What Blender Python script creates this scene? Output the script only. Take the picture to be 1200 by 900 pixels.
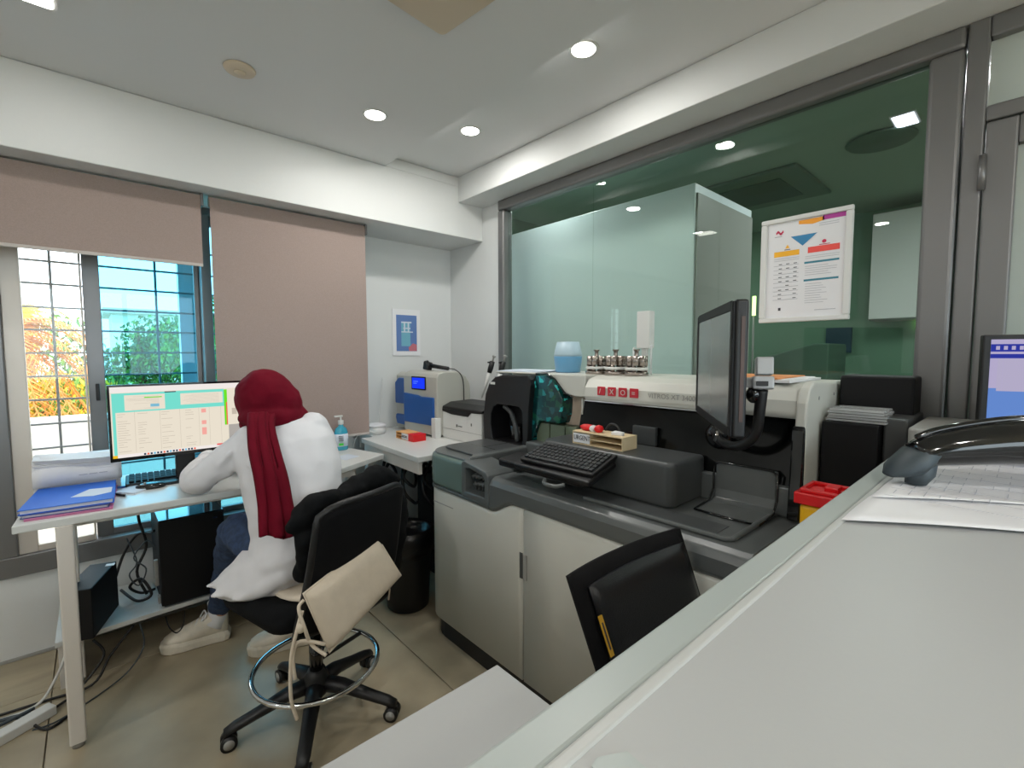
import bpy, bmesh, math, random
import numpy as np
from mathutils import Vector as V, Matrix as M, Euler
random.seed(7)
S = bpy.context.scene
for o in list(bpy.data.objects): bpy.data.objects.remove(o)
COL = S.collection
R = math.radians
# ------------------------------------------------------------ camera
yaw, pit, rol = R(41.89), R(3.78), R(-0.105)
fw = V((math.sin(yaw)*math.cos(pit), math.cos(yaw)*math.cos(pit), -math.sin(pit)))
r0 = V((math.cos(yaw), -math.sin(yaw), 0)); u0 = r0.cross(fw)
rt = r0*math.cos(rol) + u0*math.sin(rol); up = -r0*math.sin(rol) + u0*math.cos(rol)
cd = bpy.data.cameras.new('camera'); cam = bpy.data.objects.new('camera', cd); COL.objects.link(cam)
cd.sensor_width = 36; cd.lens = 547.5/1200*36; cd.clip_start = 0.02; cd.clip_end = 200
cam.matrix_world = M(((rt.x, up.x, -fw.x, 0), (rt.y, up.y, -fw.y, 0), (rt.z, up.z, -fw.z, 1.35), (0, 0, 0, 1)))
S.camera = cam
# ------------------------------------------------------------ world, sun, exposure
S.view_settings.view_transform = 'Standard'; S.view_settings.look = 'None'
S.view_settings.gamma = 1; S.view_settings.use_curve_mapping = False
S.view_settings.exposure = 0.0
w = bpy.data.worlds.new('sky'); S.world = w; w.use_nodes = True
w.node_tree.nodes['Background'].inputs[0].default_value = (.80, .90, 1.0, 1)
w.node_tree.nodes['Background'].inputs[1].default_value = 5.5
sd = bpy.data.lights.new('sun', 'SUN'); so = bpy.data.objects.new('sun', sd); COL.objects.link(so)
sd.energy = 4; sd.angle = R(2); sd.color = (1, .93, .8)
so.rotation_euler = V((.25, .55, -.8)).to_track_quat('-Z', 'Y').to_euler()
LAMP = 4.9          # watts of one ceiling downlight
# ------------------------------------------------------------ materials
def srgb(c):
    return tuple(((x/255)/12.92 if x/255 <= .04045 else ((x/255+.055)/1.055)**2.4) for x in c)
MATS = {}
def mat(name, col, rough=.5, metal=0, noise=0, nscale=8, bump=0, bscale=200, spec=.5, emit=0, ecol=None, trans=0, coat=0, sheen=0):
    """procedural principled material; col in sRGB 0..255"""
    m = bpy.data.materials.new(name); m.use_nodes = True; MATS[name] = m
    nt = m.node_tree; b = nt.nodes['Principled BSDF']; c = srgb(col)
    b.inputs['Base Color'].default_value = (*c, 1); b.inputs['Roughness'].default_value = rough
    b.inputs['Metallic'].default_value = metal; b.inputs['Specular IOR Level'].default_value = spec
    if coat: b.inputs['Coat Weight'].default_value = coat
    if sheen: b.inputs['Sheen Weight'].default_value = sheen
    tc = nt.nodes.new('ShaderNodeTexCoord')
    if noise:
        n = nt.nodes.new('ShaderNodeTexNoise'); n.inputs['Scale'].default_value = nscale; n.inputs['Detail'].default_value = 5
        r = nt.nodes.new('ShaderNodeValToRGB'); r.color_ramp.elements[0].position = .35; r.color_ramp.elements[1].position = .65
        r.color_ramp.elements[0].color = (*[x*(1-noise) for x in c], 1); r.color_ramp.elements[1].color = (*[min(1, x*(1+noise)) for x in c], 1)
        nt.links.new(tc.outputs['Object'], n.inputs['Vector']); nt.links.new(n.outputs['Fac'], r.inputs['Fac']); nt.links.new(r.outputs['Color'], b.inputs['Base Color'])
    if bump:
        n = nt.nodes.new('ShaderNodeTexNoise'); n.inputs['Scale'].default_value = bscale; n.inputs['Detail'].default_value = 3
        bp = nt.nodes.new('ShaderNodeBump'); bp.inputs['Strength'].default_value = bump; bp.inputs['Distance'].default_value = .003
        nt.links.new(tc.outputs['Object'], n.inputs['Vector']); nt.links.new(n.outputs['Fac'], bp.inputs['Height']); nt.links.new(bp.outputs['Normal'], b.inputs['Normal'])
    if emit:
        b.inputs['Emission Color'].default_value = (*srgb(ecol or col), 1); b.inputs['Emission Strength'].default_value = emit
    return m
def glassmat(name, tint, refl=.06, rough=0.0):
    """thin tinted pane: tinted straight-through light plus fresnel reflection"""
    m = bpy.data.materials.new(name); m.use_nodes = True; nt = m.node_tree; nt.nodes.clear(); MATS[name] = m
    o = nt.nodes.new('ShaderNodeOutputMaterial'); mx = nt.nodes.new('ShaderNodeMixShader')
    t = nt.nodes.new('ShaderNodeBsdfTransparent'); g = nt.nodes.new('ShaderNodeBsdfGlossy'); f = nt.nodes.new('ShaderNodeLayerWeight'); pw = nt.nodes.new('ShaderNodeMath'); pw.operation = 'POWER'; pw.inputs[1].default_value = 5
    f.inputs['Blend'].default_value = .5; g.inputs['Roughness'].default_value = rough
    t.inputs['Color'].default_value = (*srgb(tint), 1)
    mu = nt.nodes.new('ShaderNodeMath'); mu.operation = 'MULTIPLY_ADD'; mu.inputs[1].default_value = .9; mu.inputs[2].default_value = refl
    nt.links.new(f.outputs['Facing'], pw.inputs[0]); nt.links.new(pw.outputs[0], mu.inputs[0]); nt.links.new(mu.outputs[0], mx.inputs[0])
    nt.links.new(t.outputs[0], mx.inputs[1]); nt.links.new(g.outputs[0], mx.inputs[2]); nt.links.new(mx.outputs[0], o.inputs[0])
    return m
def emat(name, col, s):
    m = bpy.data.materials.new(name); m.use_nodes = True; nt = m.node_tree; nt.nodes.clear(); MATS[name] = m
    o = nt.nodes.new('ShaderNodeOutputMaterial'); e = nt.nodes.new('ShaderNodeEmission')
    e.inputs[0].default_value = (*srgb(col), 1); e.inputs[1].default_value = s; nt.links.new(e.outputs[0], o.inputs[0]); return m
wall_m = mat('wall_paint', (212, 214, 213), .6, bump=.12, bscale=60, noise=.02, nscale=2)
ceil_m = mat('ceiling_paint', (218, 219, 219), .75, bump=.05, bscale=80)
beige_pl = mat('cream_plastic', (205, 190, 168), .55)
blind_m = mat('taupe_blind_fabric', (156, 139, 132), .85, noise=.06, nscale=300, bump=.25, bscale=700)
alu = mat('grey_aluminium', (124, 123, 123), .38, .55, bump=.04, bscale=300)
alu_l = mat('light_aluminium', (205, 196, 186), .45, .3)
chrome = mat('chrome', (220, 220, 222), .12, 1)
steel = mat('brushed_steel', (165, 155, 148), .25, 1)
counter_m = mat('counter_laminate', (170, 171, 170), .45, bump=.03, bscale=150, noise=.012, nscale=3)
white_lam = mat('white_laminate', (206, 208, 206), .3, bump=.03, bscale=150, noise=.012, nscale=3)
edge_m = mat('pale_edge_band', (164, 171, 168), .35)
white_pl = mat('white_plastic', (212, 213, 210), .35)
cream_m = mat('machine_ivory', (202, 202, 194), .38, noise=.015, nscale=2)
leg_w = mat('white_painted_leg', (214, 209, 202), .4)
dk_deck = mat('slate_grey_plastic', (88, 92, 92), .3, bump=.05, bscale=500)
dk_deck2 = mat('darker_slate_plastic', (70, 73, 74), .34, bump=.05, bscale=500)
green_gr = mat('grey_green_plastic', (98, 116, 110), .3)
blk = mat('black_plastic', (13, 13, 15), .45, bump=.06, bscale=400)
blk_g = mat('glossy_black', (10, 11, 12), .09, coat=.5)
blk_m = mat('matte_black_metal', (11, 11, 13), .6, spec=.3)
dkglass = mat('smoked_window', (9, 11, 11), .12, spec=.3)
key_m = mat('black_keys', (34, 35, 37), .45)
mesh_m = mat('black_chair_mesh', (10, 11, 14), .85, noise=.25, nscale=500, bump=.5, bscale=900, spec=.2)
leather = mat('black_leather', (11, 12, 16), .36, bump=.3, bscale=420)
jacket_m = mat('black_jacket_cloth', (10, 12, 14), .9, noise=.2, nscale=20, bump=.6, bscale=50, spec=.2)
coat_m = mat('white_coat_cotton', (214, 214, 218), .85, bump=.35, bscale=14, noise=.02, nscale=12, spec=.2)
scarf_m = mat('maroon_scarf_cloth', (98, 8, 28), .9, noise=.12, nscale=9, bump=.5, bscale=30, spec=.15)
denim = mat('blue_denim', (44, 62, 92), .85, noise=.25, nscale=60, bump=.4, bscale=500)
skin_m = mat('skin', (196, 146, 120), .5, noise=.04, nscale=30)
dark_m = mat('dark_feature', (40, 26, 22), .5)
shoe_m = mat('cream_shoe', (222, 214, 198), .6, noise=.05, nscale=40, bump=.2, bscale=150)
cush_m = mat('beige_cotton_cushion', (214, 202, 184), .85, noise=.03, nscale=30, bump=.35, bscale=60)
blue_p = mat('deep_blue_plastic', (30, 82, 152), .35)
blue_f = mat('blue_card_folder', (6, 96, 204), .55, noise=.03, nscale=10)
pink_f = mat('pink_card', (202, 120, 160), .5)
paper = mat('white_paper', (224, 224, 226), .7, noise=.01, nscale=10)
paper_b = mat('bluish_paper', (205, 214, 226), .7)
print_m = mat('grey_print', (176, 178, 186), .7)
print_d = mat('dark_print', (60, 60, 66), .7)
orange_m = mat('orange_folder', (226, 150, 92), .6)
red_m = mat('red_plastic', (214, 20, 26), .35)
red_l = mat('red_logo', (206, 44, 60), .5)
yel_m = mat('yellow_plastic', (240, 182, 20), .4)
card_m = mat('cream_cardboard', (222, 200, 160), .6)
wood_l = mat('orange_wood', (222, 170, 110), .6)
teal_liq = mat('turquoise_liquid', (58, 160, 186), .2, coat=.4)
cup_b = mat('blue_cup', (104, 164, 205), .3, coat=.3)
cup_w = mat('frosted_cup', (165, 188, 200), .4)
grey_pl = mat('grey_plastic', (150, 150, 146), .45)
warm_grey = mat('warm_grey_casing', (176, 174, 166), .45)
dgrey = mat('dark_grey_rubber', (58, 68, 74), .5)
beige_panel = mat('beige_panel', (206, 188, 170), .5)
gbox_m = mat('mossy_grey_box', (100, 112, 92), .4)
tan_floor = mat('terrazzo_tile', (164, 152, 128), .42, noise=.16, nscale=3.2, bump=.02, bscale=100)
grout = mat('grey_grout', (150, 140, 120), .8)
label_y = mat('mustard_label', (196, 150, 40), .6)
green_wall = mat('green_room_paint', (100, 136, 111), .7)
green_ceil = mat('green_room_ceiling', (150, 172, 156), .8)
boxw = mat('pale_partition', (232, 240, 246), .3)
concrete = mat('white_parapet', (235, 225, 215), .8)
ground_m = mat('sandy_ground', (190, 165, 125), .9, noise=.2, nscale=1)
leaf_g = mat('leaf_green', (96, 140, 52), .6, noise=.3, nscale=3)
leaf_d = mat('leaf_dark_green', (58, 100, 56), .6, noise=.3, nscale=3)
leaf_o = mat('dry_palm_leaf', (196, 128, 60), .7, noise=.3, nscale=4)
leaf_y = mat('yellow_leaf', (216, 176, 40), .6, noise=.2, nscale=4)
bark = mat('bark', (110, 84, 60), .9, noise=.3, nscale=10)
wallfar = mat('far_facade', (222, 214, 200), .8)
bars_m = mat('white_grille_paint', (150, 150, 152), .5)
clear_g = glassmat('clear_pane', (252, 254, 252), .03)
blue_g = glassmat('blue_tinted_pane', (172, 228, 242), .03)
green_g = glassmat('green_tinted_pane', (236, 243, 239), .03)
clear_p = mat('clear_plastic', (222, 224, 224), .2); clear_p.node_tree.nodes['Principled BSDF'].inputs['Alpha'].default_value = .45
lamp_e = emat('lamp_glow', (255, 250, 240), 14)
lamp_e2 = emat('cool_lamp_glow', (235, 228, 255), 5)
lcd_blue = emat('blue_lcd', (30, 60, 250), 1.0)
def iridescent():
    m = bpy.data.materials.new('iridescent_hood'); m.use_nodes = True; nt = m.node_tree; b = nt.nodes['Principled BSDF']; MATS['iridescent_hood'] = m
    tc = nt.nodes.new('ShaderNodeTexCoord'); v = nt.nodes.new('ShaderNodeTexVoronoi'); v.inputs['Scale'].default_value = 40; v.distance = 'CHEBYCHEV'
    r = nt.nodes.new('ShaderNodeValToRGB'); e = r.color_ramp.elements
    e[0].color = (*srgb((10, 48, 50)), 1); e[0].position = .25; e[1].color = (*srgb((60, 210, 205)), 1); e[1].position = 1
    for p, c in ((.55, (12, 62, 62)), (.72, (24, 84, 62)), (.84, (18, 70, 78)), (.92, (30, 130, 130))):  # brightest cells paint highlight spots into the hood colour
        x = e.new(p); x.color = (*srgb(c), 1)
    nt.links.new(tc.outputs['Object'], v.inputs['Vector']); s = nt.nodes.new('ShaderNodeSeparateColor')
    nt.links.new(v.outputs['Color'], s.inputs[0]); nt.links.new(s.outputs[0], r.inputs['Fac']); nt.links.new(r.outputs[0], b.inputs['Base Color'])
    b.inputs['Roughness'].default_value = .12; return m
irid = iridescent()
# ------------------------------------------------------------ mesh builder
class B:
    def __init__(s, *mats): s.bm = bmesh.new(); s.mats = list(mats); s.mi = 0; s.sm = False
    def m(s, mt):
        if mt not in s.mats: s.mats.append(mt)
        s.mi = s.mats.index(mt); return s
    def faces(s, vs, fs, smooth=None):
        vv = [s.bm.verts.new(p) for p in vs]
        for f in fs:
            try: fc = s.bm.faces.new([vv[i] for i in f]); fc.material_index = s.mi; fc.smooth = s.sm if smooth is None else smooth
            except ValueError: pass
        return s
    def obox(s, c, sz, rot=None):
        h = [x/2 for x in sz]; q = M.Identity(3) if rot is None else (rot if isinstance(rot, M) else Euler(rot).to_matrix()).to_3x3()
        vs = [V(c) + q @ V((h[0]*a, h[1]*b, h[2]*d)) for a in (-1, 1) for b in (-1, 1) for d in (-1, 1)]
        return s.faces(vs, [(0, 1, 3, 2), (4, 6, 7, 5), (0, 4, 5, 1), (2, 3, 7, 6), (0, 2, 6, 4), (1, 5, 7, 3)], False)
    def box(s, x0, x1, y0, y1, z0, z1): return s.obox(((x0+x1)/2, (y0+y1)/2, (z0+z1)/2), (abs(x1-x0), abs(y1-y0), abs(z1-z0)))
    def prism(s, pts, ax, a, b, smooth=False):
        """polygon extruded along ax ('X': pts=(y,z), 'Y': (x,z), 'Z': (x,y))"""
        def P(p, t): return {'X': (t, p[0], p[1]), 'Y': (p[0], t, p[1]), 'Z': (p[0], p[1], t)}[ax]
        n = len(pts); vs = [P(p, a) for p in pts]+[P(p, b) for p in pts]
        fs = [tuple(range(n)), tuple(range(2*n-1, n-1, -1))]+[(i, i+n, (i+1) % n+n, (i+1) % n) for i in range(n)]
        return s.faces(vs, fs, smooth)
    def quad(s, *p): return s.faces(p, [tuple(range(len(p)))], False)
    def tube(s, pts, r, n=8, closed=False, caps=True, sub=0):
        pts = [V(p) for p in pts]
        if sub: pts = spline(pts, sub, closed)
        N = len(pts); rr = [r]*N if not hasattr(r, '__len__') else [np.interp(i/(N-1), np.linspace(0, 1, len(r)), r) for i in range(N)]
        vs = []; nrm = None
        for i, p in enumerate(pts):
            if closed: t = pts[(i+1) % N]-pts[i-1]
            else: t = pts[min(i+1, N-1)]-pts[max(i-1, 0)]
            if t.length < 1e-9: t = V((0, 0, 1))
            t.normalize()
            if nrm is None: nrm = t.orthogonal().normalized()
            nrm = (nrm-t*nrm.dot(t))
            nrm = nrm.normalized() if nrm.length > 1e-6 else t.orthogonal().normalized()
            b = t.cross(nrm)
            vs += [p+(nrm*math.cos(2*math.pi*k/n)+b*math.sin(2*math.pi*k/n))*rr[i] for k in range(n)]
        fs = []
        for i in range(N if closed else N-1):
            j = (i+1) % N
            fs += [(i*n+k, i*n+(k+1) % n, j*n+(k+1) % n, j*n+k) for k in range(n)]
        if caps and not closed: fs += [tuple(range(n-1, -1, -1)), tuple(range((N-1)*n, N*n))]
        return s.faces(vs, fs, True)
    def cyl(s, a, b, r, r2=None, n=20): 
        return s.tube([a, b], [r, r if r2 is None else r2], n)
    def lathe(s, prof, c=(0, 0, 0), n=24, q=None, smooth=True):
        vs = []; q = q or M.Identity(3)
        for (r, z) in prof: vs += [V(c)+q @ V((r*math.cos(2*math.pi*k/n), r*math.sin(2*math.pi*k/n), z)) for k in range(n)]
        fs = [(i*n+k, i*n+(k+1) % n, (i+1)*n+(k+1) % n, (i+1)*n+k) for i in range(len(prof)-1) for k in range(n)]
        fs += [tuple(range(n-1, -1, -1)), tuple(range((len(prof)-1)*n, len(prof)*n))]
        return s.faces(vs, fs, smooth)
    def ball(s, c, r, n=16, q=None):
        if not hasattr(r, '__len__'): r = (r, r, r)
        q = q or M.Identity(3); vs = []; h = n//2
        for i in range(1, h):
            a = math.pi*i/h
            vs += [V(c)+q @ V((r[0]*math.sin(a)*math.cos(2*math.pi*k/n), r[1]*math.sin(a)*math.sin(2*math.pi*k/n), r[2]*math.cos(a))) for k in range(n)]
        T = len(vs); vs += [V(c)+q @ V((0, 0, r[2])), V(c)+q @ V((0, 0, -r[2]))]
        fs = [(i*n+k, (i+1)*n+k, (i+1)*n+(k+1) % n, i*n+(k+1) % n) for i in range(h-2) for k in range(n)]
        fs += [(T, k, (k+1) % n) for k in range(n)]+[(T+1, (h-2)*n+(k+1) % n, (h-2)*n+k) for k in range(n)]
        return s.faces(vs, fs, True)
    def loft(s, rings, n=24):
        """rings: (center, u vector, v vector) ellipses"""
        vs = []
        for c, u, v in rings: vs += [V(c)+V(u)*math.cos(2*math.pi*k/n)+V(v)*math.sin(2*math.pi*k/n) for k in range(n)]
        fs = [(i*n+k, i*n+(k+1) % n, (i+1)*n+(k+1) % n, (i+1)*n+k) for i in range(len(rings)-1) for k in range(n)]
        fs += [tuple(range(n-1, -1, -1)), tuple(range((len(rings)-1)*n, len(rings)*n))]
        return s.faces(vs, fs, True)
    def cap(s, pts, rs, n=12):
        """tapered limb through points with rounded ends"""
        s.tube(pts, rs, n, sub=4)
        s.ball(pts[0], rs[0], 12); s.ball(pts[-1], rs[-1], 12); return s
def spline(pts, sub, closed=False):
    out = []; N = len(pts)
    for i in range(N if closed else N-1):
        if closed: a, b, c, d = pts[i-1], pts[i], pts[(i+1) % N], pts[(i+2) % N]
        else: a, b, c, d = pts[max(i-1, 0)], pts[i], pts[i+1], pts[min(i+2, N-1)]
        for k in range(sub):
            t = k/sub; out.append(.5*((2*b)+(c-a)*t+(2*a-5*b+4*c-d)*t*t+(3*b-a-3*c+d)*t**3))
    if not closed: out.append(pts[-1])
    return out
def arc(cx, cy, r, a0, a1, n=6): return [(cx+r*math.cos(R(a0+(a1-a0)*i/n)), cy+r*math.sin(R(a0+(a1-a0)*i/n))) for i in range(n+1)]
def rrect(x0, x1, y0, y1, r, n=4):
    return arc(x1-r, y1-r, r, 0, 90, n)+arc(x0+r, y1-r, r, 90, 180, n)+arc(x0+r, y0+r, r, 180, 270, n)+arc(x1-r, y0+r, r, 270, 360, n)
def wpos(o):
    p = V((0, 0, 0))
    while o: p = p+V(o.location); o = o.parent
    return p
def obj(name, b, mt=None, parent=None, bev=0, local=False, origin=None, seg=2, kind=None, label=None):
    """link the builder's mesh as one object; coordinates are world ones unless local"""
    bm = b.bm
    bmesh.ops.recalc_face_normals(bm, faces=bm.faces)
    me = bpy.data.meshes.new(name)
    if parent is None and origin is None and not local:
        xs = [v.co for v in bm.verts]; origin = V(((min(p.x for p in xs)+max(p.x for p in xs))/2, (min(p.y for p in xs)+max(p.y for p in xs))/2, min(p.z for p in xs)))
    off = V(origin or (0, 0, 0)) if parent is None else (V((0, 0, 0)) if local else wpos(parent))
    if not local: bmesh.ops.translate(bm, verts=bm.verts, vec=-off)
    bm.to_mesh(me); bm.free()
    for x in (b.mats or [mt]): me.materials.append(x)
    o = bpy.data.objects.new(name, me); COL.objects.link(o)
    if parent: o.parent = parent
    elif not local: o.location = off
    if bev:
        m = o.modifiers.new('bevel', 'BEVEL'); m.width = bev; m.segments = seg; m.limit_method = 'ANGLE'; m.angle_limit = R(35); m.harden_normals = False
    if kind: o['kind'] = kind
    if label: o['label'] = label
    return o
def remesh(o, vox, smooth=6, fold=0, fscale=.08):
    m = o.modifiers.new('fuse', 'REMESH'); m.mode = 'VOXEL'; m.voxel_size = vox; m.use_smooth_shade = True
    m = o.modifiers.new('soft', 'SMOOTH'); m.iterations = smooth; m.factor = .6
    if fold:
        t = bpy.data.textures.new('folds', 'CLOUDS'); t.noise_scale = fscale; t.noise_depth = 1
        m = o.modifiers.new('folds', 'DISPLACE'); m.texture = t; m.strength = fold; m.mid_level = .5; m.texture_coords = 'GLOBAL'
    return o
def thing(name, label, cat, loc, group=None, kind=None, rz=0):
    o = bpy.data.objects.new(name, None); COL.objects.link(o); o.location = loc; o.rotation_euler.z = rz; o.empty_display_size = .05
    if kind: o['kind'] = kind
    else: o['label'] = label; o['category'] = cat
    if group: o['group'] = group
    return o
def tag(o, label, cat, group=None, kind=None):
    o['label'] = label; o['category'] = cat
    if group: o['group'] = group
    if kind: o['kind'] = kind
    return o
def struct(name, b, mt=None, parent=None, bev=0):
    o = obj(name, b, mt, parent, bev)
    if not parent: o['kind'] = 'structure'
    return o
def dup(root, loc, label=None, group=None, rz=None):
    r = root.copy(); COL.objects.link(r); r.location = loc
    if rz is not None: r.rotation_euler.z = rz
    if label: r['label'] = label
    if group: r['group'] = group
    for ch in list(root.children):
        c = ch.copy(); COL.objects.link(c); c.parent = r
        for g in ch.children:
            d = g.copy(); COL.objects.link(d); d.parent = c
    return r
def text(s, size, mt, parent, origin, xdir, ydir, name='lettering', depth=.0006, align='LEFT', sx=1):
    """flat lettering turned into a mesh, standing on the plane of xdir and ydir"""
    c = bpy.data.curves.new(name, 'FONT'); c.body = s; c.size = size; c.extrude = depth; c.align_x = align; c.resolution_u = 3
    t = bpy.data.objects.new('tmp', c); COL.objects.link(t)
    bpy.context.view_layer.update()
    me = bpy.data.meshes.new_from_object(t.evaluated_get(bpy.context.evaluated_depsgraph_get()))
    bpy.data.objects.remove(t); x = V(xdir).normalized(); y = V(ydir).normalized(); z = x.cross(y)
    off = wpos(parent) if parent else V((0, 0, 0))
    A = M(((x.x*sx, y.x, z.x, origin[0]-off.x), (x.y*sx, y.y, z.y, origin[1]-off.y), (x.z*sx, y.z, z.z, origin[2]-off.z), (0, 0, 0, 1)))
    me.transform(A); me.materials.clear(); me.materials.append(mt)
    o = bpy.data.objects.new(name, me); COL.objects.link(o); o.parent = parent; return o

# ============================================================ THE ROOM
XL, XG, YW, YB = -2.6, 2.02, 2.94, -2.6      # side wall, glass wall, window wall, wall behind the camera
struct('floor', B().box(XL-.1, 5.3, YB-.1, YW+.02, -.12, -.012), grout)
fl = bpy.data.objects['floor']
tb = B().box(-.598, .598, -.598, .598, 0, .012)
t0 = obj('tile', tb, tan_floor, fl, bev=.0015, local=True); first = True
for i in range(4):
    for j in range(5):
        x = XL+.62+1.2*i; y = 2.58-.6-1.2*j+1.2
        x0, x1 = x-.598, x+.598; y0, y1 = max(y-.598, YB), min(y+.598, YW)
        if y1-y0 < .05: continue
        x1 = min(x1, 2.0) if x1 > 1.9 else x1
        t = t0 if first else t0.copy()
        if not first: COL.objects.link(t)
        first = False
        t.scale = ((x1-x0)/1.196, (y1-y0)/1.196, 1)
        t.location = V(((x0+x1)/2, (y0+y1)/2, -.012))-V(fl.location)
# ceilings, beams
CL, CU = 2.43, 2.49
b = B(ceil_m).box(XL, 1.31, YB, YW+.2, CL, CL+.12).box(1.31, XG+.05, YB, YW+.2, CU, CU+.06)
struct('ceiling', b)
struct('trim_1', B(wall_m).box(XL, XG, 2.55, YW, 2.11, CL-.001).box(1.31, XG, 2.55, YW, CL-.002, CU-.001), bev=.004)       # beam above the blinds
struct('trim_2', B(wall_m).box(1.82, XG+.04, YB, 2.549, 2.33, CU-.001), bev=.004)                                             # beam above the glass wall
# window wall: below, right and left of the window, and above
WX0, WX1, WZ0, WZ1 = -.345, .95, .375, 2.12
b = B(wall_m).box(XL, XG+.1, YW, YW+.18, -.02, WZ0).box(WX1, XG+.1, YW, YW+.18, WZ0, CU).box(XL, WX0, YW, YW+.18, WZ0, CU).box(WX0, WX1, YW, YW+.18, WZ1, CU)
struct('wall_window', b)
b = B(wall_m).box(XG, XG+.1, 2.36, YW, -.02, CU)
struct('wall_right', b, bev=.003)
struct('wall_left', B(wall_m).box(XL-.12, XL, YB, YW+.18, -.02, CU))
struct('wall_back', B(wall_m).box(XL, 5.3, YB-.12, YB, -.02, .85).box(XL, 5.3, YB-.12, YB, 2.25, 2.7).box(XL, -2.2, YB-.12, YB, .85, 2.25).box(1.6, 5.3, YB-.12, YB, .85, 2.25))
W3 = thing('added_fill_window', '', '', (-.3, YB, .85), kind='structure')  # daylight window added behind the camera to even out the room light
obj('window_frame', B(alu).box(-2.2, 1.6, YB-.08, YB-.03, .85, .90).box(-2.2, 1.6, YB-.08, YB-.03, 2.20, 2.25).box(-2.2, -2.15, YB-.08, YB-.03, .9, 2.2).box(-.9, -.85, YB-.08, YB-.03, .9, 2.2).box(.35, .40, YB-.08, YB-.03, .9, 2.2).box(1.55, 1.6, YB-.08, YB-.03, .9, 2.2), parent=W3)
for x0, x1 in ((-2.15, -.9), (-.85, .35), (.40, 1.55)): obj('pane', B(clear_g).box(x0, x1, YB-.058, YB-.054, .9, 2.2), parent=W3)
struct('baseboard_window', B(grey_pl).box(XL, XG, YW-.012, YW, 0, .012), bev=.002)
# window_1 : sliding aluminium window
W = thing('window_1', '', '', ((WX0+WX1)/2, YW+.04, WZ0), kind='structure')
b = B(alu)
b.box(WX0, WX1, 2.925, 3.03, WZ0, WZ0+.09).box(WX0, WX1, 2.925, 3.03, WZ1-.05, WZ1).box(WX0, WX0+.065, 2.926, 3.03, WZ0+.09, WZ1-.05).box(WX1-.05, WX1, 2.926, 3.03, WZ0+.09, WZ1-.05)
b.box(.44, .485, 2.90, 3.03, WZ0+.09, WZ1-.05)
obj('window_frame', b, parent=W, bev=.004)
for z in (.44, .455): pass
def sash(x0, x1, y0, pane, fm, wl, wr, zb=.465):
    b = B(fm).box(x0, x0+wl, y0, y0+.03, zb, WZ1-.05).box(x1-wr, x1, y0, y0+.03, zb, WZ1-.05).box(x0+wl, x1-wr, y0, y0+.03, zb, zb+.03).box(x0+wl, x1-wr, y0, y0+.03, WZ1-.09, WZ1-.05)
    s = obj('sash', b, parent=W, bev=.003)
    if pane: obj('pane', B(pane).box(x0+wl, x1-wr, y0+.013, y0+.016, zb+.03, WZ1-.09), parent=s)
    return s
s1 = sash(-.28, -.022, 2.945, clear_g, alu_l, .062, .008)
s2 = sash(-.02, .44, 2.985, blue_g, alu, .062, .022)
s3 = sash(.485, .90, 2.985, blue_g, alu, .01, .03)
obj('window_handle', B(blk).box(.005, .02, 2.935, 2.947, 1.13, 1.21), parent=s2, bev=.003)
# outside grille, each bar a part
G = thing('security_grille', 'white painted steel grille of horizontal and vertical bars outside the window', 'grille', (.3, 3.1, .45))
zb = [1.90, 1.782, 1.677, 1.568, 1.463, 1.355, 1.245, 1.135, 1.02, .905, .79, .675, .56]
for z in zb: obj('bar', B(bars_m).box(-.33, 1.28, 3.094, 3.104, z-.0045, z+.0045), parent=G)
for x in (-.13, .265, .66): obj('bar', B(bars_m).box(x-.005, x+.005, 3.104, 3.114, .45, 2.1), parent=G)
obj('grille_frame', B(bars_m).box(-.34, -.325, 3.09, 3.118, .42, 2.12).box(1.275, 1.29, 3.09, 3.118, .42, 2.12).box(-.325, 1.275, 3.09, 3.118, 2.10, 2.12), parent=G)
obj('upright_post', B(mat('pale_post', (240, 246, 250), .6)).box(.375, .47, 3.2, 3.26, .0, 2.3), parent=G)
struct('trim_3', B(concrete).box(-3, 4, 3.12, 3.30, .25, .375))       # outer sill
# roller blinds
def blind(x0, x1, z0, label):
    t = thing('roller_blind', label, 'blind', ((x0+x1)/2, 2.68, z0), 'taupe roller blinds under the beam')
    obj('fabric', B(blind_m).box(x0, x1, 2.672, 2.6735, z0+.012, 2.10), parent=t)
    obj('upper_fabric_layer', B(mat('taupe_blind_double', (132, 120, 108), .85, noise=.06, nscale=300)).box(x0+.002, x1-.002, 2.663, 2.6645, 1.935, 2.105), parent=t) if 0 else None
    obj('roller', B(blind_m).cyl((x0, 2.70, 2.083), (x1, 2.70, 2.083), .024), parent=t)
    obj('bottom_bar', B(mat('pale_hem_bar', (186, 178, 172), .5)).box(x0, x1, 2.668, 2.678, z0, z0+.014), parent=t, bev=.002)
    obj('bracket', B(alu).box(x1+.001, x1+.012, 2.665, 2.725, 2.05, 2.109), parent=t, bev=.002)
blind(-1.2, .415, 1.765, 'taupe roller blind half lowered over the open window on the left')
blind(.452, 1.232, .86, 'taupe roller blind lowered down to the desk, right of the window')
# glass wall
Wg = thing('window_2', '', '', (XG+.02, 1.3, .85), kind='structure')
struct('wall_below_glass', B(wall_m).box(XG, XG+.08, -2.6, 2.36, -.02, .85))
b = B(alu).box(XG-.03, XG+.05, .18, 2.359, 2.265, 2.33).box(XG-.03, XG+.05, 2.30, 2.359, .85, 2.265).box(XG-.03, XG+.05, .18, .262, .85, 2.265).box(XG-.03, XG+.05, .262, 2.30, .85, .93)
obj('outer_frame', b, parent=Wg, bev=.012, seg=3)
for y0, y1 in ((.262, .924), (.928, 1.610), (1.614, 2.30)):
    obj('pane', B(green_g).box(XG+.01, XG+.018, y0, y1, .93, 2.265), parent=Wg)
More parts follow.
